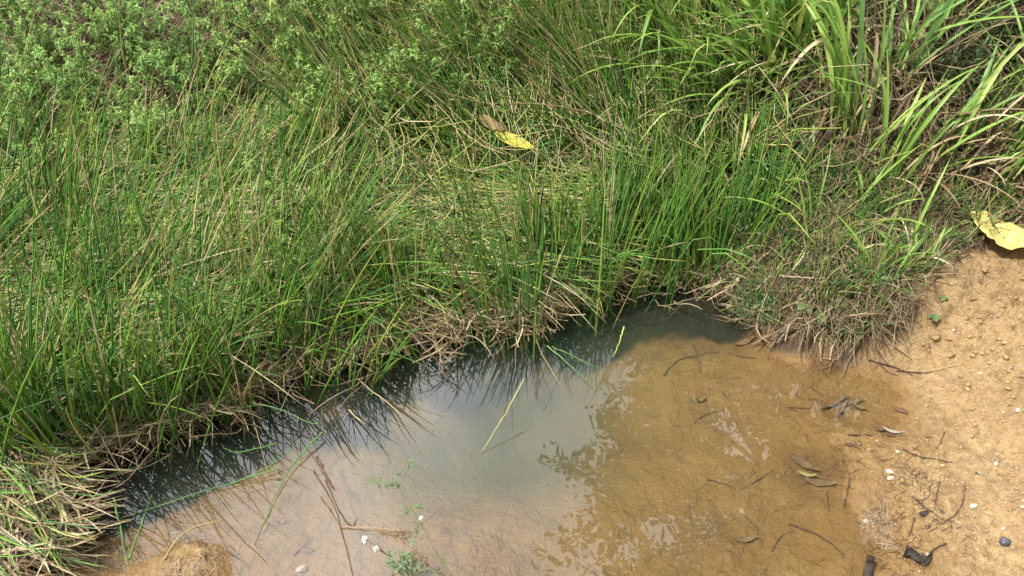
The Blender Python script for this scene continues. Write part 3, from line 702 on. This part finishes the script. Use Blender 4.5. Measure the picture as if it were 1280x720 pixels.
twig([(1012,484),(1020,490),(1028,495)], .0024, 'small dark twig in the shallows above the sunken dark leaves')
twig([(910,442),(925,446),(945,448)], .002, 'thin sunken twig near the lone sunken leaf')
twig([(868,530),(880,520),(905,512)], .0018, 'thin forked sunken twig in the mid shallows')
twig([(866,430),(874,455),(886,515)], .0022, 'long dark rootlet running down the brown shallows')
twig([(830,470),(850,450),(900,440)], .0022, 'long rootlet along the back of the brown shallows')
twig([(1120,464),(1160,466),(1205,455)], .002, 'thin red-brown twig on the sand right of the small bank')
twig([(1085,452),(1120,460),(1140,470)], .0036, 'dark red-brown rotten twig at the foot of the small bank', side=[[(1100,456),(1110,466),(1122,470)]])
twig([(1170,290),(1210,280),(1250,285)], .0014, 'pale thin stalk by the tip of the large yellow leaf', M_palet)
twig([(1120,300,.02),(1150,325),(1185,352)], .0028, 'straight pale dead stalk leaning from the bank onto the sand', M_palet)
twig([(1060,395,.03),(1090,392,.03),(1115,398,.01)], .0030, 'pale bent dead stalk across the lip of the small bank', M_palet)
twig([(975,345,.03),(1000,347,.03),(1040,355,.02)], .0040, 'pale blunt broken stalk lying on the small bank', M_palet)
# long dark dead stalks rising from the water, lower left
twig([(392,588,.05),(420,640,.03),(445,735,.0)], .0022, 'long dark dead stalk slanting down to the bottom edge', lift=.002, floor=0.)
twig([(407,600),(425,640),(440,658),(445,650)], .0016, 'thin forked dead stalk beside the long dark one', floor=0., tip=.6)
twig([(425,658,.004),(480,661,.006),(522,663,.004)], .0020, 'straight buff straw floating level by the white flowers', M_palet, floor=0.)
twig([(396,572),(410,598),(418,612)], .0042, 'purple-brown curled dead leaf stalk floating under the dark stalks', mat=M_brown, floor=0.)
twig([(368,695),(380,683),(392,672)], .0024, 'short forked twig on the pale mud by the sand mound', side=[[(372,690),(384,692),(395,688)]])
twig([(215,655),(222,664),(218,676)], .002, 'small twig stuck in the top of the sand mound')
twig([(285,690),(300,700),(312,712)], .002, 'thin black twig at the right foot of the sand mound')
twig([(258,680),(256,700),(260,716)], .0022, 'upright twig half buried in the sand mound')

# stems floating on or standing out of the water
def fstem(pp, r, label, tint, mat=None, floor=0., k=14):
    return twig(pp, r * .78, label, mat or M_thatch, 'floating_rush', 'loose rush', .002, floor, k, None, .3, tint * .45 if tint < .66 else tint, 'loose rush stems over the water')
fstem([(684,432,.01),(705,450),(745,487)], .0026, 'pale green rush stem floating at the green reflection, lower of the crossed pair', .55)
fstem([(690,433,.02),(722,448,.01),(752,462)], .002, 'pale green rush stem floating, upper of the crossed pair', .6)
fstem([(655,474,.10),(630,520,.05),(600,568,.0)], .0022, 'straight yellowish stem slanting out of the deep green water', .68)
fstem([(780,408,.05),(775,425,.03),(766,446)], .0034, 'short yellow-green blade stuck upright in the lavender water', .68)
fstem([(403,540,.02),(360,590,.01),(318,680)], .0034, 'broad grey-green stem floating towards the sand mound', .4)
fstem([(350,585,.02),(300,600,.01),(150,648)], .0032, 'long grey-green stem floating in front of the straw pile', .35)
fstem([(160,700),(175,660),(190,618)], .0030, 'bright green stem slanting beside the straw pile', .5)
fstem([(142,622,.02),(150,660,.01),(162,714)], .0030, 'yellow-green stem lying at the foot of the straw pile', .62)
fstem([(120,693),(122,712),(116,735)], .0032, 'dark green stem at the muddy bottom left corner', .3)
fstem([(205,700),(230,665),(275,650)], .0022, 'thin grey stem arching behind the sand mound', .78)
fstem([(290,605,.0),(340,580,.02),(385,545,.03)], .0026, 'thin green stem over the beaded reflections', .45)
fstem([(345,555,.03),(300,565,.05),(280,560,.06)], .0024, 'green stem bent flat above the dark reflections', .5)
fstem([(0,500,.06),(60,572,.05),(110,594,.04),(145,592,.03),(190,575,.0)], .0026, 'long bent rush stem hanging over the straw pile to the water', .6)
fstem([(0,642,.09),(60,655,.07),(140,640,.04)], .003, 'long buff stem across the top of the straw pile', .86)
fstem([(20,578,.12),(90,583,.08),(165,590,.03)], .003, 'long yellowish stem lying level above the straw pile', .75)
fstem([(270,520,.04),(330,506,.05),(395,530,.03),(402,508,.06)], .0022, 'thin looping green stem over the waterline on the left', .45)
fstem([(436,512,.0),(446,522,.01),(458,530)], .0022, 'short pale stem floating at the left waterline', .85)
fstem([(872,312,.16),(925,316,.2),(962,352,.13),(975,428,.0)], .0030, 'bright yellow-green grass blade arching down to the mud', .62)
fstem([(870,376,.05),(905,350,.08),(945,320,.12)], .002, 'thin green stem slanting up across the arching blade', .5)
fstem([(1040,385,.05),(990,415,.02),(938,380,.04)], .0014, 'fine dry stem crossing the face of the small bank', .85)

# broken yellow stems in the rushes
for (a_, b_, c_, t_, lb) in [((55,300,.2),(47,270,.28),(38,235,.3),.72,'yellow rush stem standing at the far left'),((160,340,.1),(150,318,.2),(140,290,.28),.72,'short golden rush stem in the fallen rushes'),
      ((232,292,.1),(222,265,.2),(212,225,.28),.72,'orange-gold rush stem left of the tiny pale sprig'),((335,465,.02),(327,440,.08),(320,415,.12),.98,'reddish dry rush stem low by the waterline'),
      ((375,300,.12),(362,240,.3),(370,170,.4),.8,'tall straw-coloured stem crossing up to the dark hollow')]:
    fstem([a_, b_, c_], .0026, lb, t_, floor=None)

# ------------------------------------------------------------------ leaves
def mat_yellow(name, a, b, vein):
    m, nt = newmat(name); al, ac = attr(nt, 'along'), attr(nt, 'across')
    ab = nt.nodes.new('ShaderNodeMath'); ab.operation = 'ABSOLUTE'; nt.links.new(ac, ab.inputs[0])
    n = noise(nt, 40, 4); c = mixc(nt, mrange(nt, n, .35, .7), a, b)
    w = nt.nodes.new('ShaderNodeMath'); w.operation = 'MULTIPLY_ADD'; w.inputs[1].default_value = -.22
    nt.links.new(ab.outputs[0], w.inputs[0]); nt.links.new(al, w.inputs[2])
    sn = nt.nodes.new('ShaderNodeMath'); sn.operation = 'SINE'; ml = nt.nodes.new('ShaderNodeMath'); ml.operation = 'MULTIPLY'; ml.inputs[1].default_value = 88
    nt.links.new(w.outputs[0], ml.inputs[0]); nt.links.new(ml.outputs[0], sn.inputs[0])
    c = mixc(nt, mrange(nt, sn.outputs[0], .75, 1, 0, .5), c, vein)
    c = mixc(nt, mrange(nt, ab.outputs[0], .0, .05, .7, 0), c, vein)
    n2 = noise(nt, 160, 2); c = mixc(nt, mrange(nt, n2, .70, .76, 0, .4), c, (.35, .2, .06))
    finish(nt, c, .55, .3, bump(nt, sn.outputs[0], .15, .0008), .25); return m
def leaf(A, B, wid, label, mat, name='fallen_leaf', cat='leaf', serr=.05, curl=.02, nseg=30, shape=.9, stalk=True, normal=(0, 0, 1), fold=.12, group=None, ncol=10, skew=0, conform=None, pointy=.75):
    """a leaf blade from tip A to base B with a toothed edge, fold along its midrib and waves"""
    A, B = np.array(A, float), np.array(B, float); ax = B - A; Ln = np.linalg.norm(ax); ax /= Ln
    nrm = unit(np.array(normal, float) - ax * np.dot(normal, ax)); sd = np.cross(nrm, ax)
    root = empty(name, (A + B) / 2, label, cat, group)
    s = np.linspace(0, 1, nseg)[:, None]; u = np.linspace(-1, 1, ncol * 2 + 1)[None, :]
    prof = np.sin(np.pi * np.clip(s, 0, 1) ** shape) ** pointy
    tooth = 1 + serr * np.abs(np.sin(s * 40)) * np.sign(1)
    w = wid * prof * tooth
    ph = rs.rand() * 6
    hgt = fold * np.abs(u) * w + curl * (s - .5) ** 2 * 2 + .0022 * np.sin(s * 17 + ph + 2 * np.sign(u)) * np.abs(u) * (wid / .03)
    V = A + s[..., None] * ax * Ln + (u * w)[..., None] * sd + hgt[..., None] * nrm
    V = V + (skew * wid * np.sin(s * math.pi))[..., None] * sd
    if conform is not None: V[..., 2] = terrain(V[..., 0], V[..., 1])[0] * .5 + .5 * terrain(np.broadcast_to(V[:, ncol:ncol + 1, 0], V.shape[:2]), np.broadcast_to(V[:, ncol:ncol + 1, 1], V.shape[:2]))[0] + conform + np.maximum(0, hgt)
    k = V.shape[1]; idx = np.arange(nseg * k).reshape(nseg, k)
    Q_ = np.stack([idx[:-1, :-1], idx[1:, :-1], idx[1:, 1:], idx[:-1, 1:]], -1).reshape(-1, 4)
    o = mesh_obj('leaf_blade', V, Q_, mat, root, {'along': np.broadcast_to(s, (nseg, k)), 'across': np.broadcast_to(u, (nseg, k)), 'tint': np.zeros((nseg, k))})
    sol = o.modifiers.new('thickness', 'SOLIDIFY'); sol.thickness = .0006
    if stalk:
        P = curve_pts([B - ax * .01, B + ax * Ln * .05 + nrm * .002, B + ax * Ln * .12], 6)
        t = tubes(P, np.full((1, 6), .0016 if Ln > .12 else .0006), [.7], 6); mesh_obj('leaf_stalk', *t[:2], mat if Ln < .12 else M_palet, root, t[2])
    return root
MY = mat_yellow('pale_yellow_leaf', (.62, .54, .16), (.70, .62, .24), (.76, .69, .36))
MY2 = mat_yellow('yellow_leaf', (.42, .40, .04), (.52, .48, .06), (.5, .47, .12))
MB = mat_yellow('buff_leaf', (.26, .16, .07), (.34, .22, .10), (.36, .25, .13))
A, B = G1(1207, 280), G1(1338, 330)
leaf(A, B, .050, 'large pale yellow toothed leaf lying on the sand at the right edge', MY, shape=.8, serr=.10, curl=.03, group=None, normal=(-.1, -.3, 1), conform=.030, pointy=.95, fold=.22)
c0 = W(618, 166, .335); c1 = W(668, 186, .32)
leaf(c0, c1, .020, 'bright yellow leaf caught in the leaning rushes', MY2, curl=.01, normal=(.1, -.6, 1), serr=.02)
c0 = W(600, 145, .35); c1 = W(630, 166, .34)
leaf(c0, c1, .019, 'curled buff dead leaf caught right behind the bright yellow one', MB, curl=.02, normal=(.3, -.8, 1), serr=.02)
def small_leaf(px, py, ang, ln, wd_, label, mat, lift=.004, **k):
    c = G1(px, py); d = np.array([math.cos(ang), math.sin(ang), 0]) * ln / 2
    a_, b_ = c - d, c + d
    for e in (a_, b_): e[2] = terrain(e[0], e[1])[0] + lift
    return leaf(a_, b_, wd_, label, mat, nseg=14, ncol=4, serr=0, **k)
gl = 'small dead leaves by the water'
small_leaf(1126, 514, R(-50), .034, .008, 'glossy dark brown pod-like leaf, upper of the two on the sand', M_brown, stalk=False, fold=-.3, curl=-.004, group=gl, lift=.008)
small_leaf(1103, 537, R(20), .034, .008, 'glossy dark brown pod-like leaf, lower of the two at the water edge', M_brown, stalk=False, fold=-.3, curl=-.004, group=gl, lift=.008)
small_leaf(932, 428, R(10), .055, .009, 'lone dark leaf sunk below the small bank', M_dark, group=gl)
small_leaf(1040, 508, R(28), .10, .005, 'blackish narrow leaf sunk in the shallows, longest of the cluster', M_dark, group=gl)
small_leaf(1062, 505, R(10), .07, .0045, 'blackish sunken leaf at the right of the cluster', M_dark, group=gl)
small_leaf(1050, 516, R(50), .07, .0045, 'blackish sunken leaf crossing the cluster low down', M_dark, group=gl)
small_leaf(1073, 512, R(-40), .04, .004, 'small blackish sunken leaf pointing at the brown pods', M_dark, group=gl)
small_leaf(1005, 580, R(-45), .08, .011, 'broad sodden leaf in the dark patch, upper', M_dark, group=gl)
small_leaf(1025, 605, R(-20), .07, .010, 'broad sodden leaf in the dark patch, lower', M_dark, group=gl)
small_leaf(1008, 597, R(-30), .045, .006, 'yellow-green oval leaf lying on the sodden leaf patch', mat_simple('olive_leaf', (.20, .17, .06), (.28, .24, .09), 80), lift=.012, group=gl)
small_leaf(930, 676, R(5), .055, .007, 'faint narrow leaf sunk in the lower brown shallows', M_dark, group=gl)
small_leaf(875, 502, R(15), .03, .006, 'tiny dark leaf sunk in the mid shallows', M_dark, group=gl)
small_leaf(1153, 644, R(15), .022, .006, 'small black chip of leaf on the lower right sand', M_black, group=gl)
small_leaf(1115, 541, R(-35), .05, .005, 'grey sunken strip of leaf under the long straight twig', mat_simple('grey_leaf', (.2, .17, .14), (.3, .25, .2), 80), group=gl, lift=.002)
small_leaf(352, 655, R(30), .02, .005, 'dark fleck of leaf floating on the pale shallows', M_dark, group=gl)

# ------------------------------------------------------------------ stones
def ico(sub=2):
    import bmesh
    bm = bmesh.new(); bmesh.ops.create_icosphere(bm, subdivisions=sub, radius=1)
    V = np.array([v.co[:] for v in bm.verts]); T = np.array([[v.index for v in f.verts] for f in bm.faces]); bm.free(); return V, T
IV, IT = ico(3); IV1, IT1 = ico(1)
def pebble(px, py, ln, label, mat, asp=(1, .65, .5), ang=0., name='pebble', cat='pebble', bury=.38, rough=.18):
    c = G1(px, py); s = rs.rand() * 50
    V = IV * (1 + rough * 2 * (fbm(IV[:, 0] * 1.3 + s, IV[:, 1] * 1.3 + IV[:, 2], 3, 5))[:, None])
    V = V * np.array(asp) * ln / 2; ca, sa = math.cos(ang), math.sin(ang)
    V = np.stack([V[:, 0] * ca - V[:, 1] * sa, V[:, 0] * sa + V[:, 1] * ca, V[:, 2]], -1) + c; V[:, 2] += ln * asp[2] / 2 * (1 - 2 * bury)
    return tag(mesh_obj(name, V, IT, mat, tris=True), label, cat, 'pebbles on the sand')
PB = [
 (1217,633,.022,M_pebw,(1,.5,.5),.15,'largest oval white pebble on the lower right sand'),
 (1112,590,.018,M_pebw,(1,.6,.5),-.4,'white pebble at the water edge, upper of a close pair'),
 (1113,598,.020,M_pebw,(1,.5,.4),.2,'cream pebble at the water edge, lower of a close pair'),
 (1122,565,.010,M_pebw,(1,.8,.6),.2,'small white pebble at the joint of the dark twig'),
 (1254,661,.010,M_pebw,(1,.8,.7),.2,'small round white pebble above the blue-black stone'),
 (1278,634,.010,M_pebw,(1,.8,.7),.2,'small white pebble at the right edge'),
 (1225,467,.014,M_peby,(1,.7,.6),.2,'yellow pebble on the sand under the eroded slope'),
 (1263,460,.016,M_pebg,(1,.7,.6),.9,'buff pebble on the eroded slope at right'),
 (1272,513,.014,M_pebw,(1,.7,.5),.6,'pale pebble by the crumbled lumps at the right edge'),
 (1190,355,.010,M_pebw,(1,.7,.5),.6,'white chip at the end of the pale dead stalk'),
 (1178,327,.009,M_pebw,(1,.7,.5),.6,'white chip by the dead grass under the yellow leaf'),
 (1248,395,.012,M_pebg,(1,.7,.5),.6,'buff pebble on the slope below the yellow leaf'),
 (1192,413,.010,M_pebw,(1,.7,.5),.2,'pale chip in the middle of the sand slope'),
 (1083,652,.016,M_pebg,(1,.8,.5),.2,'ring-like buff pebble in the debris at the water edge'),
 (1206,570,.008,M_pebg,(1,.8,.5),.2,'tiny buff pebble beyond the end of the twigs'),
 (1178,582,.012,M_peby,(1,.6,.5),.2,'yellowish pebble right of the close white pair'),
 (1245,580,.012,M_pebw,(1,.6,.5),1.0,'pale pebble above the largest white one'),
 (1160,693,.010,M_pebw,(1,.7,.5),.2,'white chip beside the crumpled black leaf'),
]
for p in PB: pebble(p[0], p[1], p[2], p[6], p[3], p[4], p[5])
pebble(1256, 678, .024, 'blue-black angular stone on the lower right sand', M_slate, (1, .8, .6), .5, 'stone', 'stone', rough=.3)
pebble(1221, 592, .008, 'tiny dark stone on the sand above the largest white pebble', M_slate, (1, .8, .6), .5, 'stone', 'stone')
pebble(378, 712, .03, 'wet mud lump breaking the surface near the bottom edge', M_pebg, (1, .6, .4), .3, 'mud_lump', 'mud lump', rough=.35)

# grit and tiny debris (uncountable)
def grit(poly, n, sz, mat, name, label):
    b = GP(poly, n, .8); s = sz[0] * (sz[1] / sz[0]) ** (rs.rand(n) ** 2.2)
    V = IV1[None] * (1 + .25 * rs.randn(n, len(IV1), 1)) * (s[:, None, None] * np.array([1, .8, .6])) * rs.uniform(.7, 1.2, (n, 1, 3)) + b[:, None, :]
    V[..., 2] += s[:, None] * .15
    T = (IT1[None] + (np.arange(n) * len(IV1))[:, None, None]).reshape(-1, 3)
    return tag(mesh_obj(name, V, T, mat, tris=True, attrs={'tint': np.repeat(rs.rand(n), len(IV1))}), label, 'grit', None, 'stuff')
def mat_grit():
    m, nt = newmat('grit'); r = ramp(nt, [(0, (.22, .14, .08)), (.35, (.42, .28, .15)), (.8, (.48, .35, .21)), (.96, (.58, .48, .33)), (1, (.72, .66, .55))])
    nt.links.new(attr(nt, 'tint'), r.inputs[0]); finish(nt, r.outputs[0], .7, .3); return m
SANDP = [(1065,560),(1075,650),(1120,730),(1400,740),(1400,300),(1200,300),(1170,350),(1110,450),(1140,510)]
grit(SANDP, 3600, (.0008, .0032), mat_grit(), 'grit', 'fine pale grit scattered over the sand')
def debris(poly, n, Lr, r, name, label, mat):
    b = GP(poly, n, 1.8); L_ = rs.uniform(*Lr, n); a = rs.rand(n) * 6.28; k = 4; s = np.linspace(-.5, .5, k)[None]
    A_ = a[:, None] + rs.randn(n, 1) * .18 * s * 2
    P = np.stack([np.cos(A_) * s * L_[:, None], np.sin(A_) * s * L_[:, None], np.zeros_like(A_)], -1) + b[:, None]
    P[..., 2] = terrain(P[..., 0], P[..., 1])[0] + .0012
    t = tubes(P, rs.uniform(*r, n)[:, None] * np.array([.6, 1, .9, .4])[None], rs.rand(n), 4)
    return tag(mesh_obj(name, *t[:2], mat, attrs=t[2]), label, 'debris', None, 'stuff')
M_clod = mat_simple('sand_clod', (.22, .135, .06), (.42, .30, .15), 70, rough=.9, bmp=.8, dist=.004)
grit([(1125,440),(1200,330),(1400,330),(1400,620),(1230,600),(1150,540)], 420, (.0025, .011), M_clod, 'clods', 'small crumbly clods of sandy earth on the slope')
grit([(1120,540),(1230,600),(1400,600),(1400,740),(1130,740),(1090,640)], 130, (.002, .006), M_clod, 'crumbs', 'small crumbs of sandy earth low on the sand')
debris([(1000,540),(1060,550),(1150,560),(1180,640),(1240,700),(1180,730),(1110,720),(1060,650),(1040,600)], 330, (.006, .028), (.0003, .0009), 'plant_debris', 'specks of dark rotted plant debris along the sandy waterline', M_twig)
debris([(1065,620),(1110,620),(1120,690),(1075,680)], 170, (.008, .03), (.0003, .0008), 'washed_up_debris', 'heap of rootlets and scraps washed up at the edge of the sand', M_palet)
debris([(700,480),(900,430),(1090,470),(1060,560),(1060,700),(820,740),(760,600)], 190, (.008, .045), (.0003, .0007), 'sunken_debris', 'dark scraps of stalks sunk on the ochre pond bed', M_dark)
debris([(215,665),(275,665),(290,720),(205,720)], 90, (.01, .035), (.0006, .0014), 'mound_rootlets', 'rootlets and stalk scraps sticking to the sand mound', M_palet)
debris([(300,640),(640,680),(650,735),(300,735)], 60, (.006, .03), (.0005, .001), 'shallows_debris', 'little stalk scraps on the pale shallows in front', M_twig)
debris([(1120,440),(1200,330),(1400,330),(1400,700),(1200,700),(1150,560)], 260, (.006, .03), (.0004, .001), 'sand_scraps', 'fine scraps of dead grass on the dry sand', M_palet)

# floating specks on the pond
q = sample([(200,690),(330,560),(560,480),(760,400),(900,420),(1080,500),(1040,600),(1060,730),(200,730)], 420, 1.5); b = W(q[0], q[1], .0004); b = b[terrain(b[:, 0], b[:, 1])[0] < -.004]
V = IV1[None] * (rs.uniform(.0004, .0012, len(b))[:, None, None] * np.array([1, 1, .25])) + b[:, None]
mesh_obj('surface_specks', V, (IT1[None] + (np.arange(len(b)) * len(IV1))[:, None, None]).reshape(-1, 3), M_pebg, tris=True)
tag(bpy.data.objects['surface_specks'], 'tiny pale specks of dust floating on the water', 'dust', None, 'stuff')
# ------------------------------------------------------------------ black stick end, crumpled leaf
c = on([(1080,735,.0),(1084,712,.02),(1088,695,.05)], floor=None)
v, q, a = tubes(curve_pts(c, 10), np.array([[.009, .011, .0085, .010, .0075, .009, .0065, .008, .005, .0004]]), [.5], 12)
tag(mesh_obj('charred_stick', v, q, M_black, attrs=a), 'thick charred black stick end poking up at the bottom edge', 'stick')
cl_ = G1(1146, 698); root = empty('crumpled_leaf', cl_, 'crumpled black leaf with curled edges on the wet sand', 'leaf')
s, u = np.meshgrid(np.linspace(0, 1, 26), np.linspace(-1, 1, 14), indexing='ij')
V = np.stack([(s - .5) * .062, u * .011 * np.sin(np.pi * s ** .8) * (1 + 1.2 * fbm(s * 9, u * 0 + np.sign(u), 3, 4)) + .008 * np.sin(s * 7), .004 + .012 * (fbm(s * 9, u * 3, 4, 9, .7) + .3) + .004 * u ** 2], -1) + cl_
idx = np.arange(26 * 14).reshape(26, 14)
o = mesh_obj('leaf_blade', V, np.stack([idx[:-1, :-1], idx[1:, :-1], idx[1:, 1:], idx[:-1, 1:]], -1).reshape(-1, 4), M_black, root)
sm_ = o.modifiers.new('thickness', 'SOLIDIFY'); sm_.thickness = .001
t = tubes(curve_pts(on([(1160,694,.008),(1170,686,.006),(1182,680)]), 8), np.full((1, 8), .002), [.5], 6); mesh_obj('leaf_stalk', *t[:2], M_twig, root, t[2])

# ------------------------------------------------------------------ flowering sprig and small herb in the foreground water
def sprig(name, label, cat, lines, whorls, flowers, stem_r=.0013, lsz=(.006, .012), per=12):
    P0 = W(lines[0][0][0], lines[0][0][1], lines[0][0][2]); root = empty(name, P0, label, cat)
    tb = [tubes(curve_pts([W(*p) for p in l], 12), stem_r * np.linspace(1, .6, 12)[None], [.5], 6) for l in lines]
    j = join(tb); mesh_obj('stem', *j[:2], mat_stemg, root, j[2])
    C_ = np.concatenate([W(*w_[:3])[None] + rs.randn(per, 3) * .004 * w_[3] for w_ in whorls])
    d = unit(rs.randn(len(C_), 3) * [1, 1, .7]); sz = np.concatenate([rs.uniform(*lsz, per) * w_[3] for w_ in whorls])
    g = leaflets(C_, sz, rs.uniform(.2, .9, len(C_)), seed_dir=d); mesh_obj('leaves', *g[:2], M_blue, root, g[2])
    for f in flowers:
        c = W(*f[:3]); n = 26; dd = unit(rs.randn(n, 3) + [0, -.1, .5])
        g = leaflets(np.repeat(c[None], n, 0), rs.uniform(.005, .009, n) * f[3], rs.rand(n), seed_dir=dd); mesh_obj('flower', *g[:2], M_petal, root, g[2])
mat_stemg = mat_simple('green_brown_stem', (.16, .12, .06), (.16, .22, .07), 60)
z = .09
sprig('flowering_weed', 'thin trailing weed with whorled green leaves and tiny white flowers over the pale water', 'flowering weed',
      [[(572,728,.0),(545,690,.04),(520,645,.08),(498,608,.10)], [(498,608,.10),(516,577,.12),(545,532,.15)], [(498,608,.10),(470,601,.10),(437,590,.09)],
       [(524,662,.07),(519,672,.07)], [(505,640,.09),(528,630,.10)], [(545,695,.04),(575,712,.02),(600,735,.01)]],
      [(514,578,.12,1.1),(500,592,.11,.9),(493,606,.10,1.3),(484,604,.10,1.2),(474,602,.10,1.0),(466,600,.10,1.0),(509,636,.09,1.1),(524,633,.10,1.1),(520,659,.08,1.0),(517,673,.08,1.0),(547,688,.04,.6),(555,700,.03,.6)],
      [(526,647,.09,.8)])
sprig('white_flower_stalk', 'pair of white flower heads on a bare stalk left of the trailing weed', 'flower',
      [[(500,712,.03),(480,690,.05),(456,674,.08)], [(482,693,.05),(470,684,.07)]], [(458,679,.08,.6)], [(455,675,.085,1.3), (470,685,.075,1.0)], per=6)
sprig('small_leafy_weed', 'low bright green weed growing from the shallows at the bottom edge', 'weed',
      [[(515,725,0),(505,712,.03),(488,700,.05)], [(515,725,0),(515,705,.04),(514,691,.07)], [(515,725,0),(505,706,.05),(502,690,.06)], [(515,725,0),(530,712,.03),(548,712,.03)], [(515,725,0),(500,716,.03),(490,714,.03)]],
      [(488,701,.05,1.3),(495,706,.045,1.3),(503,704,.05,1.4),(512,703,.045,1.4),(514,691,.07,1.1),(520,706,.04,1.3),(502,695,.055,1.1),(488,692,.05,1.0),(508,712,.03,1.3),(498,713,.03,1.2),(515,716,.03,1.2),(530,710,.03,.8),(543,713,.03,.7)], [])
# broad-leaved seedlings
def seedling(px, py, label, n=4, sz=.016, hgt=.015, mat=None):
    c = G1(px, py); root = empty('seedling', c, label, 'seedling', 'seedlings on the bank')
    az = rs.rand() * 6 + np.arange(n) * 6.28 / n; d = unit(np.stack([np.cos(az), np.sin(az), np.full(n, .25)], -1)); k = 6; s = np.linspace(0, 1, k)
    P = (c + [0, 0, hgt])[None, None] + d[:, None] * s[None, :, None] * sz; P[..., 2] -= s ** 2 * sz * .3
    g = ribbons(P, sz * .42 * np.array([.15, .75, 1, .9, .5, .02])[None].repeat(n, 0), rs.uniform(.5, 1, n), fold=.15); mesh_obj('leaves', *g[:2], mat or M_blue, root, g[2])
    t = tubes(curve_pts([c - [0, 0, .005], c + [0, 0, hgt]], 5), np.full((1, 5), .001), [.5], 5); mesh_obj('stem', *t[:2], mat_stemg, root, t[2])
seedling(1177, 378, 'tiny green seedling on the bare sand by the twig tips', 3, .014)
seedling(1166, 402, 'small round-leaved green seedling alone on the sand slope', 4, .018)
seedling(1024, 405, 'pale broad-leaved seedling hanging at the lip of the small bank', 4, .035, .03)
seedling(1003, 392, 'grey-green seedling left on the lip of the small bank', 6, .03, .03)
seedling(1068, 418, 'seedling with narrow leaves low on the small bank', 6, .022, .02)
seedling(1248, 246, 'two-leaved yellowish seedling behind the large yellow leaf', 4, .03, .04)
seedling(1275, 268, 'blue-green seedling touching the large yellow leaf', 6, .025, .03)
seedling(955, 388, 'small seedling at the left foot of the small bank', 5, .02, .02)

# ------------------------------------------------------------------ tree beyond the marsh (seen in the water)
def tree(x, y, hgt, crown_r, crown_z, nleaf, label, seed, lean=0):
    r2 = np.random.RandomState(seed); z0 = float(terrain(np.array([x]), np.array([y]))[0][0])
    root = empty('tree', (x, y, z0), label, 'tree', 'trees beyond the marsh')
    base = np.array([x, y, z0 - .1]); P = [curve_pts([base, base + [lean * .2, 0, hgt * .3], base + [lean * .6, .1, hgt * .6], base + [lean, .2, hgt]], 14)]
    mesh_obj('trunk', *tubes(P[0], .14 * np.linspace(1, .12, 14)[None], [0], 10)[:2], M_bark, root)
    C0 = base + [lean * .8, .1, crown_z]; segs = []; tips = []
    for i in range(26):
        t = r2.uniform(.3, .97); p = P[0][0, int(t * 13)]
        d = unit(r2.randn(3) * [1, 1, .45] + [0, 0, .25]); l = crown_r * r2.uniform(.6, 1.05) * (1.2 - .5 * t)
        e = p + d * l; segs.append((p, p + d * l * .5 + r2.randn(3) * .15, e, .045))
        for j in range(9):
            f = r2.uniform(.3, 1); q = p + d * l * f; dd = unit(d * .7 + r2.randn(3) * .8); ee = q + dd * r2.uniform(.4, 1.0)
            segs.append((q, (q + ee) / 2 + r2.randn(3) * .06, ee, .014)); tips.append((q, ee))
    b = np.concatenate([curve_pts(s_[:3], 7) for s_ in segs]); rr = np.array([s_[3] for s_ in segs])[:, None] * np.linspace(1, .3, 7)[None]
    g = tubes(b, rr, np.zeros(len(b)), 5); mesh_obj('branches', *g[:2], M_bark, root, g[2])
    w = r2.randint(0, len(tips), nleaf); f = r2.uniform(.15, 1.1, nleaf)[:, None]; A_ = np.array([t_[0] for t_ in tips])[w]; B_ = np.array([t_[1] for t_ in tips])[w]
    C_ = A_ * (1 - f) + B_ * f + r2.randn(nleaf, 3) * .09
    d = unit(r2.randn(nleaf, 3) * [1, 1, .6] - [0, 0, .3])
    k = 4; s = np.linspace(0, 1, k)[None, :, None]; sz = r2.uniform(.045, .085, nleaf)
    Pp = C_[:, None] + d[:, None] * sz[:, None, None] * s
    g = ribbons(Pp, sz[:, None] * .22 * np.array([.2, 1, .9, .05])[None], r2.rand(nleaf), fold=.15)
    mesh_obj('crown', *g[:2], M_tleaf, root, g[2])
tree(2.6, 4.6, 6.6, 1.9, 4.8, 52000, 'leafy tree leaning over the marsh, mirrored in the brown water', 3, -.2)
tree(4.4, 3.4, 6.2, 1.9, 4.6, 45000, 'second leafy tree standing right of the mirrored one', 5, -.4)
